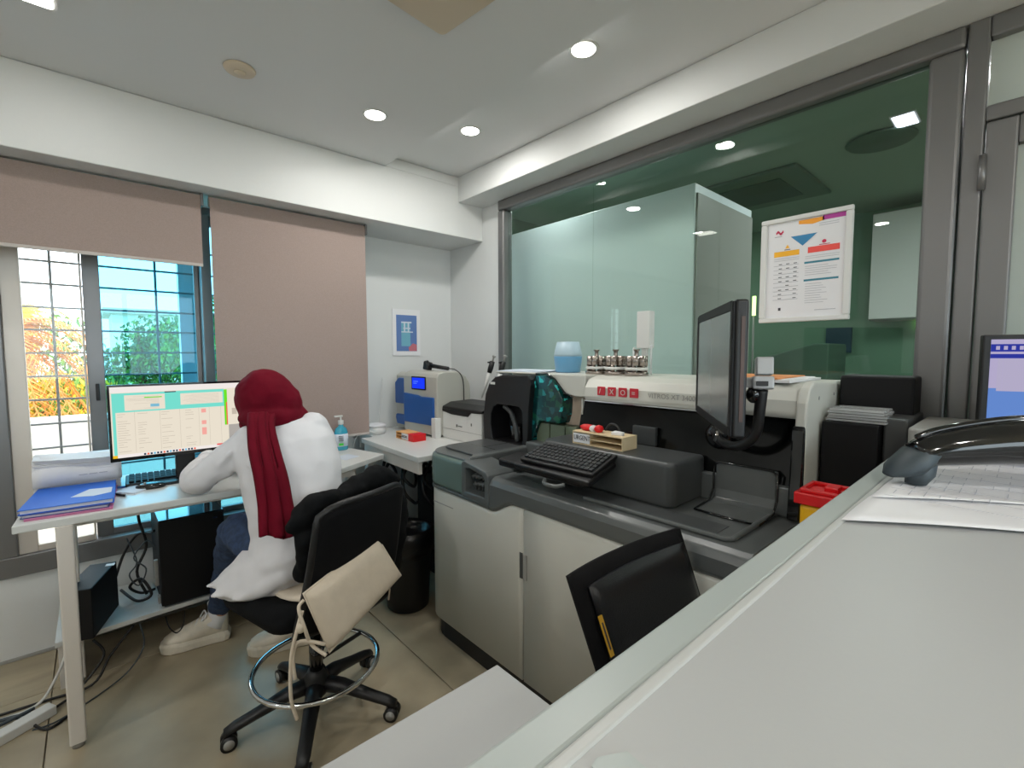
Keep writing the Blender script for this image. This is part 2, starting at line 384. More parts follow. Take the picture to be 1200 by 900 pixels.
# door on the right with transom
frost = mat('frosted_pane', (205, 212, 206), .25); frost.node_tree.nodes['Principled BSDF'].inputs['Alpha'].default_value = .6
D = thing('door_1', '', '', (XG, -.3, 0), kind='structure')
b = B(alu).box(XG-.025, XG+.05, .128, .176, 0, 2.33).box(XG-.025, XG+.05, -.95, .128, 2.268, 2.33).box(XG-.025, XG+.05, -1.0, -.95, 0, 2.33).box(XG-.025, XG+.05, -.95, .128, 2.03, 2.075)
obj('door_frame', b, parent=D, bev=.006, seg=3)
b = B(alu).box(XG-.03, XG+.02, .058, .125, .01, 2.025).box(XG-.03, XG+.02, -.945, -.86, .01, 2.025).box(XG-.03, XG+.02, -.86, .058, 1.945, 2.025).box(XG-.03, XG+.02, -.86, .058, .01, .14)
lf = obj('door_leaf', b, parent=D, bev=.006, seg=3)
obj('pane', B(frost).box(XG-.006, XG, -.86, .058, .14, 1.945), parent=lf)
obj('pane', B(frost).box(XG+.006, XG+.012, -.95, .128, 2.075, 2.268), parent=D)
obj('hinge', B(alu).cyl((XG-.038, .128, 1.83), (XG-.038, .128, 1.93), .009, n=12), parent=D)
# room behind the glass
struct('wall_far', B(green_wall).box(5.2, 5.3, YB, 3.5, -.02, 2.7))
struct('wall_far_left', B(green_wall).box(XG+.1, 5.3, 3.3, 3.4, -.02, 2.7))
struct('ceiling_beyond', B(green_ceil).box(XG+.06, 5.3, YB, 3.4, 2.60, 2.68))
struct('trim_4', B(green_wall).box(XG+.06, XG+.10, YB, 3.4, 2.33, 2.60))
struct('floor_beyond', B(mat('grey_floor', (120, 130, 122), .4)).box(XG+.05, 5.3, YW, 3.4, -.12, 0))
b = B(boxw).box(2.42, 3.16, 1.24, 2.90, 0, 2.25)
pt = thing('tall_cabinet', 'tall pale boxed unit behind the glass wall, nearly up to the ceiling', 'cabinet', (2.8, 2.0, 0))
obj('body', b, parent=pt, bev=.004)
obj('side_panel', B(grey_pl).box(2.43, 3.15, 1.228, 1.239, .05, 2.20), parent=pt, bev=.003)
obj('cable', B(blk).tube([(2.41, 2.86, 2.13), (2.39, 2.885, 2.05), (2.40, 2.88, 1.7), (2.40, 2.86, 1.25)], .006, sub=5), parent=pt)
ac = thing('ceiling_cassette', 'square air conditioning cassette in the ceiling behind the glass', 'air conditioner', (3.9, 1.45, 2.58))
obj('panel', B(mat('cassette_grey', (96, 120, 104), .6)).box(3.5, 4.3, 1.1, 1.9, 2.575, 2.6), parent=ac, bev=.01)
obj('grille', B(mat('cassette_dark', (60, 84, 70), .6)).box(3.65, 4.15, 1.25, 1.75, 2.567, 2.576), parent=ac, bev=.004)
tag(obj('ceiling_diffuser', B(mat('diffuser_dark', (84, 110, 92), .6)).lathe([(.16, 0), (.17, .01), (.15, .02)], (3.5, .66, 2.58))), 'round dark air diffuser in the ceiling behind the glass', 'vent')
wb = thing('wall_cabinet', 'pale wall cupboard on the green wall behind the glass', 'cabinet', (5.0, .75, 1.6))
obj('body', B(grey_pl).box(4.9, 5.19, .55, .95, 1.62, 2.5), parent=wb, bev=.004)
obj('door', B(white_pl).box(4.88, 4.9, .555, .945, 1.63, 2.49), parent=wb, bev=.003)
tag(obj('notice_frame', B(mat('notice_dark', (36, 66, 78), .5)).box(5.17, 5.195, 1.12, 1.32, 1.35, 1.58)), 'small dark blue notice on the green wall behind the glass', 'notice')
tg = emat('tube_green', (220, 255, 150), 4)
lt = thing('tube_lamp', 'short glowing vertical tube lamp seen through the glass beside the touch monitor', 'lamp', (4.135, 1.58, .94))
obj('stand', B(grey_pl).cyl((4.135, 1.58, .94), (4.135, 1.58, .955), .05).cyl((4.135, 1.58, .955), (4.135, 1.58, 1.66), .008), parent=lt)
obj('tube', B(tg).cyl((4.135, 1.58, 1.66), (4.135, 1.58, 1.82), .014), parent=lt)
tag(obj('light_tube', B(tg).cyl((5.186, .655, 1.55), (5.186, .655, 1.9), .014)), 'long glowing vertical tube seen through the glass beside the door frame', 'lamp')
for (y, l) in ((1.3, 'long low bench unit along the green wall behind the glass'),):
    bb = thing('bench_unit', l, 'bench', (4.4, y, 0))
    obj('body', B(mat('bench_green', (70, 96, 80), .6)).box(4.1, 4.9, -.4, 2.6, 0, .9), parent=bb, bev=.006)
    obj('worktop', B(mat('bench_top', (120, 140, 126), .4)).box(4.05, 4.92, -.42, 2.62, .9, .94), parent=bb, bev=.004)
    ob = thing('analyser_unit', 'dark boxy instrument on the bench behind the glass', 'instrument', (4.4, 1.3, .94))
    obj('body', B(mat('unit_green', (74, 100, 84), .5)).prism([(1.05, .94), (1.62, .94), (1.62, 1.28), (1.15, 1.42), (1.05, 1.42)], 'X', 4.2, 4.7), parent=ob, bev=.01)

# ============================================================ LAMPS
def lamp_light(o, x, y, z, e, size=.09, spot=True):
    l = bpy.data.lights.new('bulb', 'AREA'); l.shape = 'DISK'; l.size = size; l.energy = e; l.color = (1, .975, .93)
    k = bpy.data.objects.new('bulb', l); COL.objects.link(k); k.parent = o; k.location = (0, 0, -.006)
def downlight(x, y, z, label, e=LAMP):
    t = thing('downlight', label, 'light', (x, y, z), 'recessed downlights')
    obj('trim_ring', B(white_pl).lathe([(.045, -.001), (.053, -.004), (.057, -.003), (.058, 0), (.045, 0)], (x, y, z), 28), parent=t)
    obj('diffuser', B(lamp_e).lathe([(.044, -.0025), (.045, -.001)], (x, y, z), 24), parent=t)
    lamp_light(t, x, y, z, e); return t
downlight(1.006, 2.05, CL, 'round glowing downlight in the ceiling, over the seated person, left of the other two')
downlight(1.43, 1.187, CU, 'round glowing downlight nearest the camera, above the glass wall beam')
downlight(1.50, 1.99, CU, 'round glowing downlight nearest the corner, in the raised ceiling strip')
sq = thing('ceiling_panel_light', 'square glowing light at the upper left edge of the photo', 'light', (-.05, 2.06, CL), None)
obj('frame', B(white_pl).prism(rrect(-.17, -.03, 1.94, 2.11, .02), 'Z', CL-.006, CL), parent=sq)
obj('diffuser', B(lamp_e).prism(rrect(-.16, -.04, 1.95, 2.10, .015), 'Z', CL-.008, CL-.005), parent=sq)
lamp_light(sq, 0, 0, 0, LAMP*1.2)
for (x, y) in ((-.9, .9), (.1, -.7), (-.9, -.9), (.6, -1.2), (-1.9, .5), (-1.9, 1.8)):  # unseen ceiling lights added as fill for the room
    downlight(x, y, CL, 'added unseen downlight %s' % {(-.9, .9): 'left of the camera, level with the glass wall', (.1, -.7): 'behind the camera, just past the high counter', (-.9, -.9): 'behind the camera, towards the left', (.6, -1.2): 'behind the camera, above the added back window side', (-1.9, .5): 'nearest the left wall, behind the other two there', (-1.9, 1.8): 'near the left end of the window wall'}[(x, y)], LAMP*1.5)
sm = thing('smoke_detector', 'round beige ceiling detector near the window beam', 'detector', (.466, 2.063, CL))
obj('base', B(beige_pl).lathe([(.052, 0), (.055, -.004), (.05, -.012), (.02, -.016), (.001, -.016)], (.466, 2.063, CL), 28), parent=sm)
obj('sensor_cap', B(beige_pl).lathe([(.02, -.014), (.02, -.022), (.001, -.024)], (.466, 2.063, CL), 16), parent=sm)
dp = thing('ceiling_access_panel', 'beige square ceiling panel cut by the upper edge of the photo', 'panel', (.86, 1.2, CL))
obj('panel', B(beige_pl).prism([(x*math.cos(.12)-y*math.sin(.12)+.80, x*math.sin(.12)+y*math.cos(.12)+1.22) for x, y in rrect(-.15, .15, -.15, .15, .02)], 'Z', CL-.012, CL), parent=dp, bev=.003)
for (x, y, lb) in ((2.24, 2.2, 'added unseen light in the gap behind the glass wall, brightening the tall boxed unit'), (3.0, .0, 'rectangular light behind the glass wall, right of the tall boxed unit'), (3.3, .52, 'rectangular glowing light in the ceiling behind the glass, near the door frame'), (3.6, -.6, 'rectangular glowing light in the ceiling behind the door pane'), (4.2, 2.4, 'rectangular glowing light in the ceiling behind the tall boxed unit')):  # the gap light is added, out of view, to brighten the pale box face
    t = thing('strip_light', lb, 'light', (x, y, 2.6), 'rectangular lights in the room behind the glass')
    obj('housing', B(white_pl).box(x-.09, x+.09, y-.055, y+.055, 2.592, 2.6), parent=t)
    obj('diffuser', B(lamp_e2).box(x-.08, x+.08, y-.045, y+.045, 2.588, 2.593), parent=t)
    l = bpy.data.lights.new('bulb', 'AREA'); l.shape = 'DISK'; l.size = .14; l.energy = 11 if x > 2.5 else 3.5; l.color = (.95, .98, .98)
    k = bpy.data.objects.new('bulb', l); COL.objects.link(k); k.parent = t; k.location = (0, 0, -.02)

# ============================================================ OUTSIDE
struct('ground', B(ground_m).box(-14, 14, -20, 40, -.8, -.6))
struct('trim_5', B(concrete).box(-6, 6, 3.30, 4.3, -.1, 0.0).box(-6, 6, 4.25, 4.4, -.6, .93))
def tree(x, y, z0, h, r, lm, label, kind='tree', n=1500, ls=.16, grp=None):
    t = thing(kind, label, 'tree' if kind != 'palm' else 'palm', (x, y, -.6), grp)
    obj('trunk', B(bark).tube([(x, y, -.6), (x+.06, y, z0+.3*h), (x, y+.05, z0+.75*h)], [.13, .09, .04], 8, sub=3), parent=t)
    b = B(*lm); rng = random.Random(int(x*31+y*7)+3)
    cl = [(rng.gauss(0, r*.45), rng.gauss(0, r*.4), z0+h*.6+rng.gauss(0, h*.2)) for _ in range(11)]
    for i in range(n):
        c = cl[rng.randrange(11)]; d = V((rng.gauss(0, 1), rng.gauss(0, 1), rng.gauss(0, 1))).normalized()*r*.42*rng.random()**.35
        p = V((x+c[0], y+c[1], c[2]))+d; q = Euler((rng.random()*6, rng.random()*6, rng.random()*6)).to_matrix(); s = ls*(.5+rng.random())
        b.mi = rng.randrange(len(lm))
        b.faces([p+q @ V((-s*.5, 0, 0)), p+q @ V((0, -s*.22, 0)), p+q @ V((s*.5, 0, 0)), p+q @ V((0, s*.22, 0))], [(0, 1, 2, 3)], False)
    f = obj('foliage', b, parent=t); f['kind'] = 'stuff'
tree(.75, 13.0, -.6, 3.3, 1.5, [leaf_g, leaf_d], 'dense green tree behind the left half of the blue tinted pane', n=9000, ls=.10)
tree(2.2, 12.4, -.6, 3.0, 1.4, [leaf_g, leaf_d], 'dense green tree behind the right half of the blue tinted pane', n=9000, ls=.10)
tree(5.6, 14.0, -.6, 2.8, 1.3, [leaf_d, leaf_g], 'dark green tree partly hidden by the right window post', n=2600)
tree(-.6, 9.6, -.6, 1.5, .9, [leaf_g, leaf_y], 'yellowish green bush seen through the open clear pane', n=5000, ls=.10)
def palm(x, y, zt, label, mt, n=26, L=.9):
    t = thing('palm', label, 'palm', (x, y, -.6)); b = B(mt); rng = random.Random(5)
    obj('trunk', B(bark).tube([(x, y, -.6), (x, y, zt)], [.12, .09], 10), parent=t)
    for i in range(n):
        a = rng.random()*6.28; e = rng.uniform(-.5, 1.1); b = B(mt)
        pts = [V((x, y, zt))+V((math.cos(a)*s*L*.8, math.sin(a)*s*L*.8, L*(math.sin(e)*s-.9*s*s))) for s in np.linspace(0, 1, 7)]
        side = V((-math.sin(a), math.cos(a), 0))
        for k in range(6):
            for sg in (-1, 1):
                for h in (0, .25, .5, .75):
                    p = pts[k].lerp(pts[k+1], h); d = (pts[k+1]-pts[k]).normalized()
                    b.faces([p, p+d*.022, p+d*.12+side*sg*.16+V((0, 0, -.05))], [(0, 1, 2)], False)
        b.tube(pts, .008, 4); obj('frond', b, parent=t)
palm(-.85, 8.0, 1.55, 'palm with dry orange brown fronds outside the clear pane', leaf_o, 60, 1.15)
palm(-.9, 12.5, 2.1, 'palm with yellow fronds farther out, seen through the clear pane', leaf_y, 22, .8)
hs = thing('building', 'pale low building far behind the trees', 'building', (2.3, 20, -.6))
obj('wall', B(wallfar).box(.5, 4.5, 19, 22, -.6, 2.6), parent=hs)
obj('roof', B(mat('far_roof', (180, 170, 160), .8)).box(.3, 4.7, 18.8, 22.2, 2.6, 2.75), parent=hs)
for x in (1.0, 1.9, 2.8): obj('window', B(dkglass).box(x, x+.5, 18.97, 19.0, 1.0, 1.9), parent=hs)

# ============================================================ WINDOW DESK
DZ = .805
D1 = thing('desk', 'long white window desk with square white legs', 'desk', (.45, 2.4, 0))
obj('tabletop', B(white_lam).prism([(-.215, 2.13), (.5, 2.11), (.86, 2.17), (1.155, 2.33), (1.09, 2.60), (.9, 2.70), (-.19, 2.72)], 'Z', DZ-.026, DZ), parent=D1, bev=.003)
obj('rail', B(leg_w).box(-.08, .95, 2.24, 2.27, DZ-.066, DZ-.026).box(-.08, .95, 2.62, 2.65, DZ-.066, DZ-.026), parent=D1, bev=.002)
for x, y in ((-.095, 2.14), (-.10, 2.57), (.98, 2.36), (.98, 2.57)):
    l = obj('leg', B(leg_w).prism(rrect(x-.022, x+.022, y-.022, y+.022, .006), 'Z', .02, DZ-.026), parent=D1)
    obj('foot_cap', B(grey_pl).cyl((x, y, 0), (x, y, .02), .017, n=14), parent=l)
T2 = thing('side_table', 'white topped side table in the corner under the analysers', 'table', (1.55, 2.35, 0))
obj('tabletop', B(white_lam).prism([(1.155, 1.975), (2.015, 1.975), (2.015, 2.925), (1.25, 2.925), (1.25, 2.66), (1.175, 2.66)], 'Z', .817, .845), parent=T2, bev=.003)
obj('side_rail', B(leg_w).prism([(1.175, 2.0), (1.195, 2.0), (1.21, 2.62), (1.19, 2.62)], 'Z', .75, .817).box(1.25, 1.98, 2.84, 2.86, .75, .817), parent=T2, bev=.002)
for x, y in ((1.215, 2.63), (1.97, 2.88), (1.97, 2.02)): obj('leg', B(leg_w).prism(rrect(x-.025, x+.025, y-.025, y+.025, .005), 'Z', 0, .817), parent=T2)

# computer monitor on the desk
def q2(o, x, z, n=(0, 0, 0)): return o
M1 = thing('computer_monitor', 'wide black framed monitor showing a cream and turquoise table of results', 'monitor', (.27, 2.42, DZ))
mx0, mx1, mz0, mz1, my = .035, .53, .925, 1.228, 2.40
def scr(u, v): return (mx0+.008+(mx1-mx0-.016)*u, my-.012, mz0+.014+(mz1-mz0-.022)*v)
obj('casing', B(blk).box(mx0, mx1, my-.008, my+.02, mz0, mz1), parent=M1, bev=.004)
obj('bezel', B(blk_g).box(mx0, mx1, my-.013, my-.008, mz0, mz0+.014).box(mx0, mx1, my-.013, my-.008, mz1-.008, mz1).box(mx0, mx0+.008, my-.013, my-.008, mz0+.014, mz1-.008).box(mx1-.008, mx1, my-.013, my-.008, mz0+.014, mz1-.008), parent=M1)
SC = {k: emat('screen_'+k, c, .98) for k, c in dict(cream=(236, 226, 208), turq=(120, 224, 208), white=(244, 236, 232), line=(200, 188, 172), rose=(246, 170, 160), green=(110, 225, 40), dark=(40, 60, 80), orange=(240, 110, 80), yellow=(240, 190, 40), grey=(176, 170, 164), blue=(110, 190, 220), red=(240, 100, 100)).items()}
def screen(b, f, u0, u1, v0, v1, mt, lay=0):
    b.m(mt); d = V((0, -1, 0)) if lay is None else f.n*(.0004*lay)
    b.quad(*[V(f(u, v))+d for u, v in ((u0, v0), (u1, v0), (u1, v1), (u0, v1))])
class F:
    def __init__(s, o, x, y, n): s.o, s.x, s.y, s.n = V(o), V(x), V(y), V(n)
    def __call__(s, u, v): return s.o+s.x*u+s.y*v
f1 = F(scr(0, 0), V(scr(1, 0))-V(scr(0, 0)), V(scr(0, 1))-V(scr(0, 0)), (0, -1, 0))
b = B(SC['cream']); a = lambda *k: screen(b, f1, *k)
a(0, 1, 0, 1, SC['cream'], 0); a(0, 1, .92, 1, SC['white'], 1); a(.01, .80, .64, .91, SC['turq'], 1); a(.09, .36, .66, .88, SC['cream'], 2); a(.47, .79, .70, .87, SC['cream'], 2)
a(.01, .03, .04, .66, SC['turq'], 2); a(.26, .32, .70, .74, SC['blue'], 3); a(.36, .44, .895, .91, SC['dark'], 3); a(.22, .34, .83, .845, SC['green'], 3)
a(.80, .825, .34, .90, SC['green'], 2); a(.815, .825, .34, .7, SC['orange'], 3); a(.83, 1, .10, .34, SC['grey'], 2); a(.86, .9, .5, .6, SC['line'], 2)
rng = random.Random(1)
for r_ in range(17):
    for c in (.04, .17, .33, .5): 
        if rng.random() < .7: a(c, c+.03+rng.random()*.06, .08+r_*.033, .086+r_*.033, SC['line'], 2)
for c in (.15, .32, .46, .6, .68, .77): a(c, c+.002, .06, .64, SC['line'], 1)
for v in (.56, .38, .27, .22): a(.62, .655, v, v+.06, SC['rose'], 2)
a(0, 1, 0, .045, SC['white'], 1); a(.0, .03, 0, .04, SC['yellow'], 2); a(.73, .81, .03, .055, SC['red'], 2)
for i in range(17): a(.2+i*.022, .214+i*.022, .006, .034, SC[('dark', 'orange', 'dark', 'blue', 'dark')[i % 5]], 2)
for i in range(14): a(.1+rng.random()*.2, .32, .67+i*.014, .673+i*.014, SC['line'], 3)
for i in range(9): a(.48+rng.random()*.1, .76, .71+i*.017, .713+i*.017, SC['line'], 3)
obj('screen', b, parent=M1)
obj('stand_neck', B(blk).box(.245, .315, 2.42, 2.45, DZ+.012, 1.02), parent=M1, bev=.006)
obj('stand_base', B(blk).prism(rrect(.17, .39, 2.38, 2.56, .04), 'Z', DZ, DZ+.012), parent=M1, bev=.003)
# keyboards
def keyboard(name, label, c, rz, L, Wd, tilt, slab, kmat, origin, grp=None, rows=5, cols=15):
    t = thing(name, label, 'keyboard', origin, grp)
    A = M.Translation(V(c)) @ Euler((tilt, 0, rz)).to_matrix().to_4x4()
    b = B(slab); q = A.to_3x3()
    b.obox(A @ V((0, 0, 0)), (L, Wd, .014), q); obj('body', b, parent=t, bev=.004)
    b = B(kmat); kw = (L-.02)/cols; kd = (Wd-.024)/rows
    for i in range(cols):
        for j in range(rows):
            if j == 0 and 3 < i < 9: continue
            p = A @ V((-L/2+.01+kw*(i+.5), -Wd/2+.012+kd*(j+.5), .0105))
            b.obox(p, (kw*.84, kd*.82, .007), q)
    b.obox(A @ V((-L/2+.01+kw*6.5, -Wd/2+.012+kd*.5, .0105)), (kw*4.9, kd*.8, .007), q)
    k = obj('keys', b, parent=t, bev=.0012, seg=1); k['kind'] = 'stuff'
    return t, A
keyboard('keyboard', 'black keyboard on the white desk below the wide monitor', (.28, 2.50, DZ+.012), R(-3), .40, .14, R(4), blk, blk_m, (.28, 2.50, DZ), cols=18)
# mouse-like black handset, note pad, pen
ms = thing('computer_mouse', 'flat black mouse on the desk in front of the keyboard', 'mouse', (.15, 2.37, DZ))
obj('shell', B(blk_g).ball((.155, 2.375, DZ+.008), (.052, .03, .016), 18, Euler((0, 0, R(-14))).to_matrix()), parent=ms)
obj('wheel', B(grey_pl).cyl((.135, 2.372, DZ+.022), (.135, 2.38, DZ+.022), .005, n=10), parent=ms)
npd = thing('note_pad', 'pale blue note pad lying on the desk near the black mouse', 'pad', (.09, 2.40, DZ))
obj('sheets', B(paper_b).prism([(.04, 2.37), (.10, 2.31), (.17, 2.39), (.10, 2.45)], 'Z', DZ, DZ+.006), parent=npd)
obj('cover', B(blue_p).prism([(.042, 2.45), (.10, 2.451), (.098, 2.46), (.045, 2.461)], 'Z', DZ, DZ+.007), parent=npd)
pn = thing('pen', 'dark pen lying left of the note pad', 'pen', (.045, 2.33, DZ))
obj('barrel', B(blk).cyl((.02, 2.38, DZ+.005), (.07, 2.29, DZ+.005), .0045, n=10), parent=pn)
obj('tip', B(chrome).cyl((.07, 2.29, DZ+.005), (.075, 2.281, DZ+.005), .004, .001, 10), parent=pn)
# folders and papers at the left end
def slab(name, label, cat, pts, z0, z1, mt, extra=None):
    cx = sum(p[0] for p in pts)/len(pts); cy = sum(p[1] for p in pts)/len(pts)
    t = thing(name, label, cat, (cx, cy, z0)); sc = lambda k: [(cx+(p[0]-cx)*k, cy+(p[1]-cy)*k) for p in pts]
    obj('back_cover', B(mt).prism(pts, 'Z', z0, z0+.002), parent=t); obj('front_cover', B(mt).prism(pts, 'Z', z1-.002, z1), parent=t)
    obj('sheets', B(paper).prism(sc(.96), 'Z', z0+.002, z1-.002), parent=t); return t
slab('card_folder', 'pink card folder at the bottom of the folders on the desk corner', 'folder', [(-.19, 2.165), (.03, 2.14), (.055, 2.50), (-.17, 2.52)], DZ, DZ+.006, pink_f)
slab('card_folder', 'dark blue folder between the pink one and the bright blue one', 'folder', [(-.20, 2.18), (.02, 2.15), (.05, 2.50), (-.18, 2.52)], DZ+.006, DZ+.018, mat('navy_card', (50, 60, 130), .4))
bf = slab('card_folder', 'bright blue card folder on top of the folders, with a white label', 'folder', [(-.205, 2.185), (.035, 2.16), (.05, 2.47), (-.175, 2.49)], DZ+.018, DZ+.034, blue_f)
obj('label_sheet', B(paper_b).prism([(-.08, 2.27), (-.02, 2.24), (.03, 2.26), (.035, 2.34), (-.03, 2.36)], 'Z', DZ+.034, DZ+.0348), parent=bf)
pp = thing('paper_stack', 'thick stack of curled white papers leaning behind the blue folder', 'papers', (-.06, 2.56, DZ))
b = B(paper)
for k in range(26):                       # curved pile, each sheet a strip
    z = DZ+.002+k*.0042; w = rng.uniform(-.004, .004); n = 9
    top = [(-.185+.252*i/n+w, z+.012*math.sin(3.1*i/n+.3)*(k/14)+(.018*(i/n-.5)**2*4)*(k/18)) for i in range(n+1)]
    vs = [(x, y, zz) for (x, zz) in top for y in (2.505+w, 2.665+w)]; vs2 = [(x, y, zz+.003) for (x, y, zz) in vs]
    m_ = len(vs); fs = []
    for i in range(n):
        fs += [(2*i, 2*i+1, 2*i+3, 2*i+2), (m_+2*i, m_+2*i+2, m_+2*i+3, m_+2*i+1), (2*i, 2*i+2, m_+2*i+2, m_+2*i), (2*i+1, m_+2*i+1, m_+2*i+3, 2*i+3)]
    fs += [(0, m_, m_+1, 1), (2*n, 2*n+1, m_+2*n+1, m_+2*n)]
    b.faces(vs+vs2, fs, False)
s_ = obj('sheets', b, parent=pp); s_['kind'] = 'stuff'
b = B(paper); vs = []
n = 10
for i in range(n+1):
    u = i/n; x = -.19+.26*u
    for (y, z) in ((2.497, DZ+.035+.0*u), (2.499, DZ+.09+.012*math.sin(6*u)), (2.53, DZ+.125+.014*math.sin(6*u+.8)), (2.62, DZ+.135+.008*math.cos(5*u)), (2.67, DZ+.13)): vs.append((x, y, z))
fs = [(i*5+j, i*5+j+1, i*5+j+6, i*5+j+5) for i in range(n) for j in range(4)]
b.faces(vs, fs, True); o_ = obj('top_sheet', b, parent=pp); mm = o_.modifiers.new('thick', 'SOLIDIFY'); mm.thickness = .001
b = B(print_m)
for i in range(3): b.box(-.06+i*.03, -.035+i*.03, 2.4955, 2.4965, DZ+.066, DZ+.069)
obj('print', b, parent=pp)
# sanitiser bottle, spray, slip
sb = thing('sanitizer_bottle', 'turquoise sanitizer pump bottle with a white label on the right end of the desk', 'bottle', (1.03, 2.60, DZ))
sx, sy = 1.03, 2.60
obj('bottle_body', B(teal_liq).loft([((sx, sy, z), (a_, 0, 0), (0, b_, 0)) for z, a_, b_ in ((DZ, .036, .024), (DZ+.004, .038, .026), (DZ+.10, .038, .026), (DZ+.122, .03, .022), (DZ+.135, .014, .014), (DZ+.145, .012, .012))]), parent=sb)
obj('pump', B(white_pl).cyl((sx, sy, DZ+.145), (sx, sy, DZ+.168), .015).cyl((sx, sy, DZ+.168), (sx, sy, DZ+.19), .005).obox((sx-.012, sy, DZ+.192), (.045, .014, .009)), parent=sb, bev=.001)
lb = obj('paper_label', B(paper_b).loft([((sx, sy, z), (.0385, 0, 0), (0, .0265, 0)) for z in (DZ+.022, DZ+.092)]), parent=sb)
dv = (V((0, 0, 0))-V((sx, sy, 0))).normalized(); pr_ = V((-dv.y, dv.x, 0))
c0 = V((sx, sy, 0))+dv*.0305
b = B(mat('label_green', (60, 210, 60), .5)); b.obox(c0+V((0, 0, DZ+.035)), (.024, .003, .012), Euler((0, 0, math.atan2(-dv.x, dv.y)+math.pi)).to_matrix())
b.m(print_d)
for k in range(4): b.obox(c0+V((0, 0, DZ+.055+k*.009)), (.026, .003, .003), Euler((0, 0, math.atan2(-dv.x, dv.y)+math.pi)).to_matrix())
obj('label_print', b, parent=lb)
bs = thing('spray_bottle', 'slim blue bottle just visible beside the white shoulder', 'bottle', (.95, 2.63, DZ))
obj('bottle_body', B(blue_p).lathe([(.022, 0), (.024, .01), (.024, .10), (.012, .13), (.009, .15)], (.95, 2.63, DZ)), parent=bs)
obj('nozzle', B(blue_f).cyl((.95, 2.63, DZ+.15), (.95, 2.63, DZ+.185), .007, .004), parent=bs)
tag(obj('paper_slip', B(paper_b).prism([(.94, 2.32), (1.03, 2.36), (1.01, 2.46), (.92, 2.43)], 'Z', DZ, DZ+.001)), 'loose paper slip on the right end of the desk', 'paper')

# low shelf with tower and black box
SH = thing('low_shelf', 'low white shelf board under the desk carrying the computer', 'shelf', (.25, 2.72, 0))
obj('board', B(white_lam).prism([(-.16, 2.50), (.62, 2.55), (.62, 2.92), (-.16, 2.92)], 'Z', .20, .22), parent=SH, bev=.002)
for x in (-.14, .58): obj('leg', B(leg_w).box(x-.015, x+.015, 2.55, 2.88, .0, .20), parent=SH, bev=.002)
PC = thing('computer_tower', 'black desktop computer tower standing on the low shelf', 'computer', (.30, 2.66, .22))
obj('case', B(blk_m).box(.180, .430, 2.52, 2.88, .232, .615), parent=PC, bev=.004)
obj('front_panel', B(blk_m).box(.182, .428, 2.515, 2.52, .235, .612), parent=PC, bev=.003)
obj('top_panel', B(blk_g).box(.183, .427, 2.525, 2.875, .615, .618), parent=PC)
obj('badge', B(chrome).box(.385, .402, 2.512, 2.5149, .586, .592), parent=PC)
obj('foot', B(dgrey).box(.19, .42, 2.54, 2.56, .22, .232).box(.19, .42, 2.83, 2.85, .22, .232), parent=PC)
obj('back_connector', B(grey_pl).box(.165, .18, 2.60, 2.62, .30, .42).box(.170, .18, 2.55, 2.58, .235, .27), parent=PC, bev=.002)
UP = thing('power_supply_box', 'small black box with a pale sticker on the left end of the low shelf', 'box', (-.03, 2.57, .22))
q = [(-.135, 2.47), (-.045, 2.44), (.04, 2.70), (-.05, 2.73)]
obj('case', B(blk_m).prism(q, 'Z', .22, .425), parent=UP, bev=.004)
obj('sticker', B(paper).prism([(.0, 2.66), (.03, 2.65), (.035, 2.675), (.005, 2.685)], 'Z', .425, .4258), parent=UP)
obj('power_button', B(chrome).obox((-.098, 2.455, .325), (.01, .006, .01)), parent=UP)
def cable(label, pts, r=.0045, mt=blk, name='cable', grp=None, sub=6):
    tag(obj(name, B(mt).tube(pts, r, 7, sub=sub)), label, 'cable', grp)
cable('black cable falling from the desk edge behind the computer tower', [(.13, 2.70, .78), (.125, 2.72, .6), (.15, 2.75, .45), (.11, 2.74, .34), (.14, 2.7, .235)], .006)
cable('black cable arching from the small black box up to the tower', [(.03, 2.75, .32), (.07, 2.80, .42), (.12, 2.78, .5), (.165, 2.70, .52), (.176, 2.66, .54)], .006)
cable('black cable looping low beside the computer tower', [(.05, 2.74, .27), (.10, 2.62, .25), (.15, 2.60, .27), (.12, 2.66, .33), (.08, 2.70, .29), (.12, 2.72, .24), (.17, 2.7, .25)], .006)
cable('thin grey cable wound in small loops left of the tower', [(.08, 2.76, .5), (.11, 2.7, .4), (.08, 2.66, .36), (.11, 2.64, .31), (.14, 2.66, .37), (.10, 2.7, .42), (.15, 2.72, .48), (.176, 2.7, .45)], .003, dgrey)
cable('thin black cable hanging below the edge of the low shelf', [(.19, 2.51, .19), (.20, 2.50, .14), (.225, 2.50, .105), (.25, 2.50, .13), (.26, 2.51, .19)], .0025)
cable('black cable dropping from the low shelf down to the floor', [(-.05, 2.50, .19), (-.02, 2.48, .12), (-.10, 2.45, .03), (-.17, 2.42, .006), (-.22, 2.38, .006), (-.18, 2.30, .006), (-.12, 2.34, .006)], .005)
cable('black cable running slanted from the shelf to the floor left', [(.08, 2.52, .19), (.0, 2.5, .10), (-.06, 2.47, .02), (-.2, 2.5, .006), (-.4, 2.52, .006)], .005)
cable('thin grey cable drooping from the shelf to the floor', [(.10, 2.52, .19), (.11, 2.50, .10), (.06, 2.47, .03), (-.02, 2.42, .006), (-.15, 2.33, .006), (-.22, 2.33, .006)], .003, dgrey)
cable('white cable running from the small black box to the floor bundle', [(-.115, 2.48, .215), (-.16, 2.47, .1), (-.22, 2.46, .02), (-.35, 2.48, .008), (-.5, 2.5, .008)], .005, white_pl)
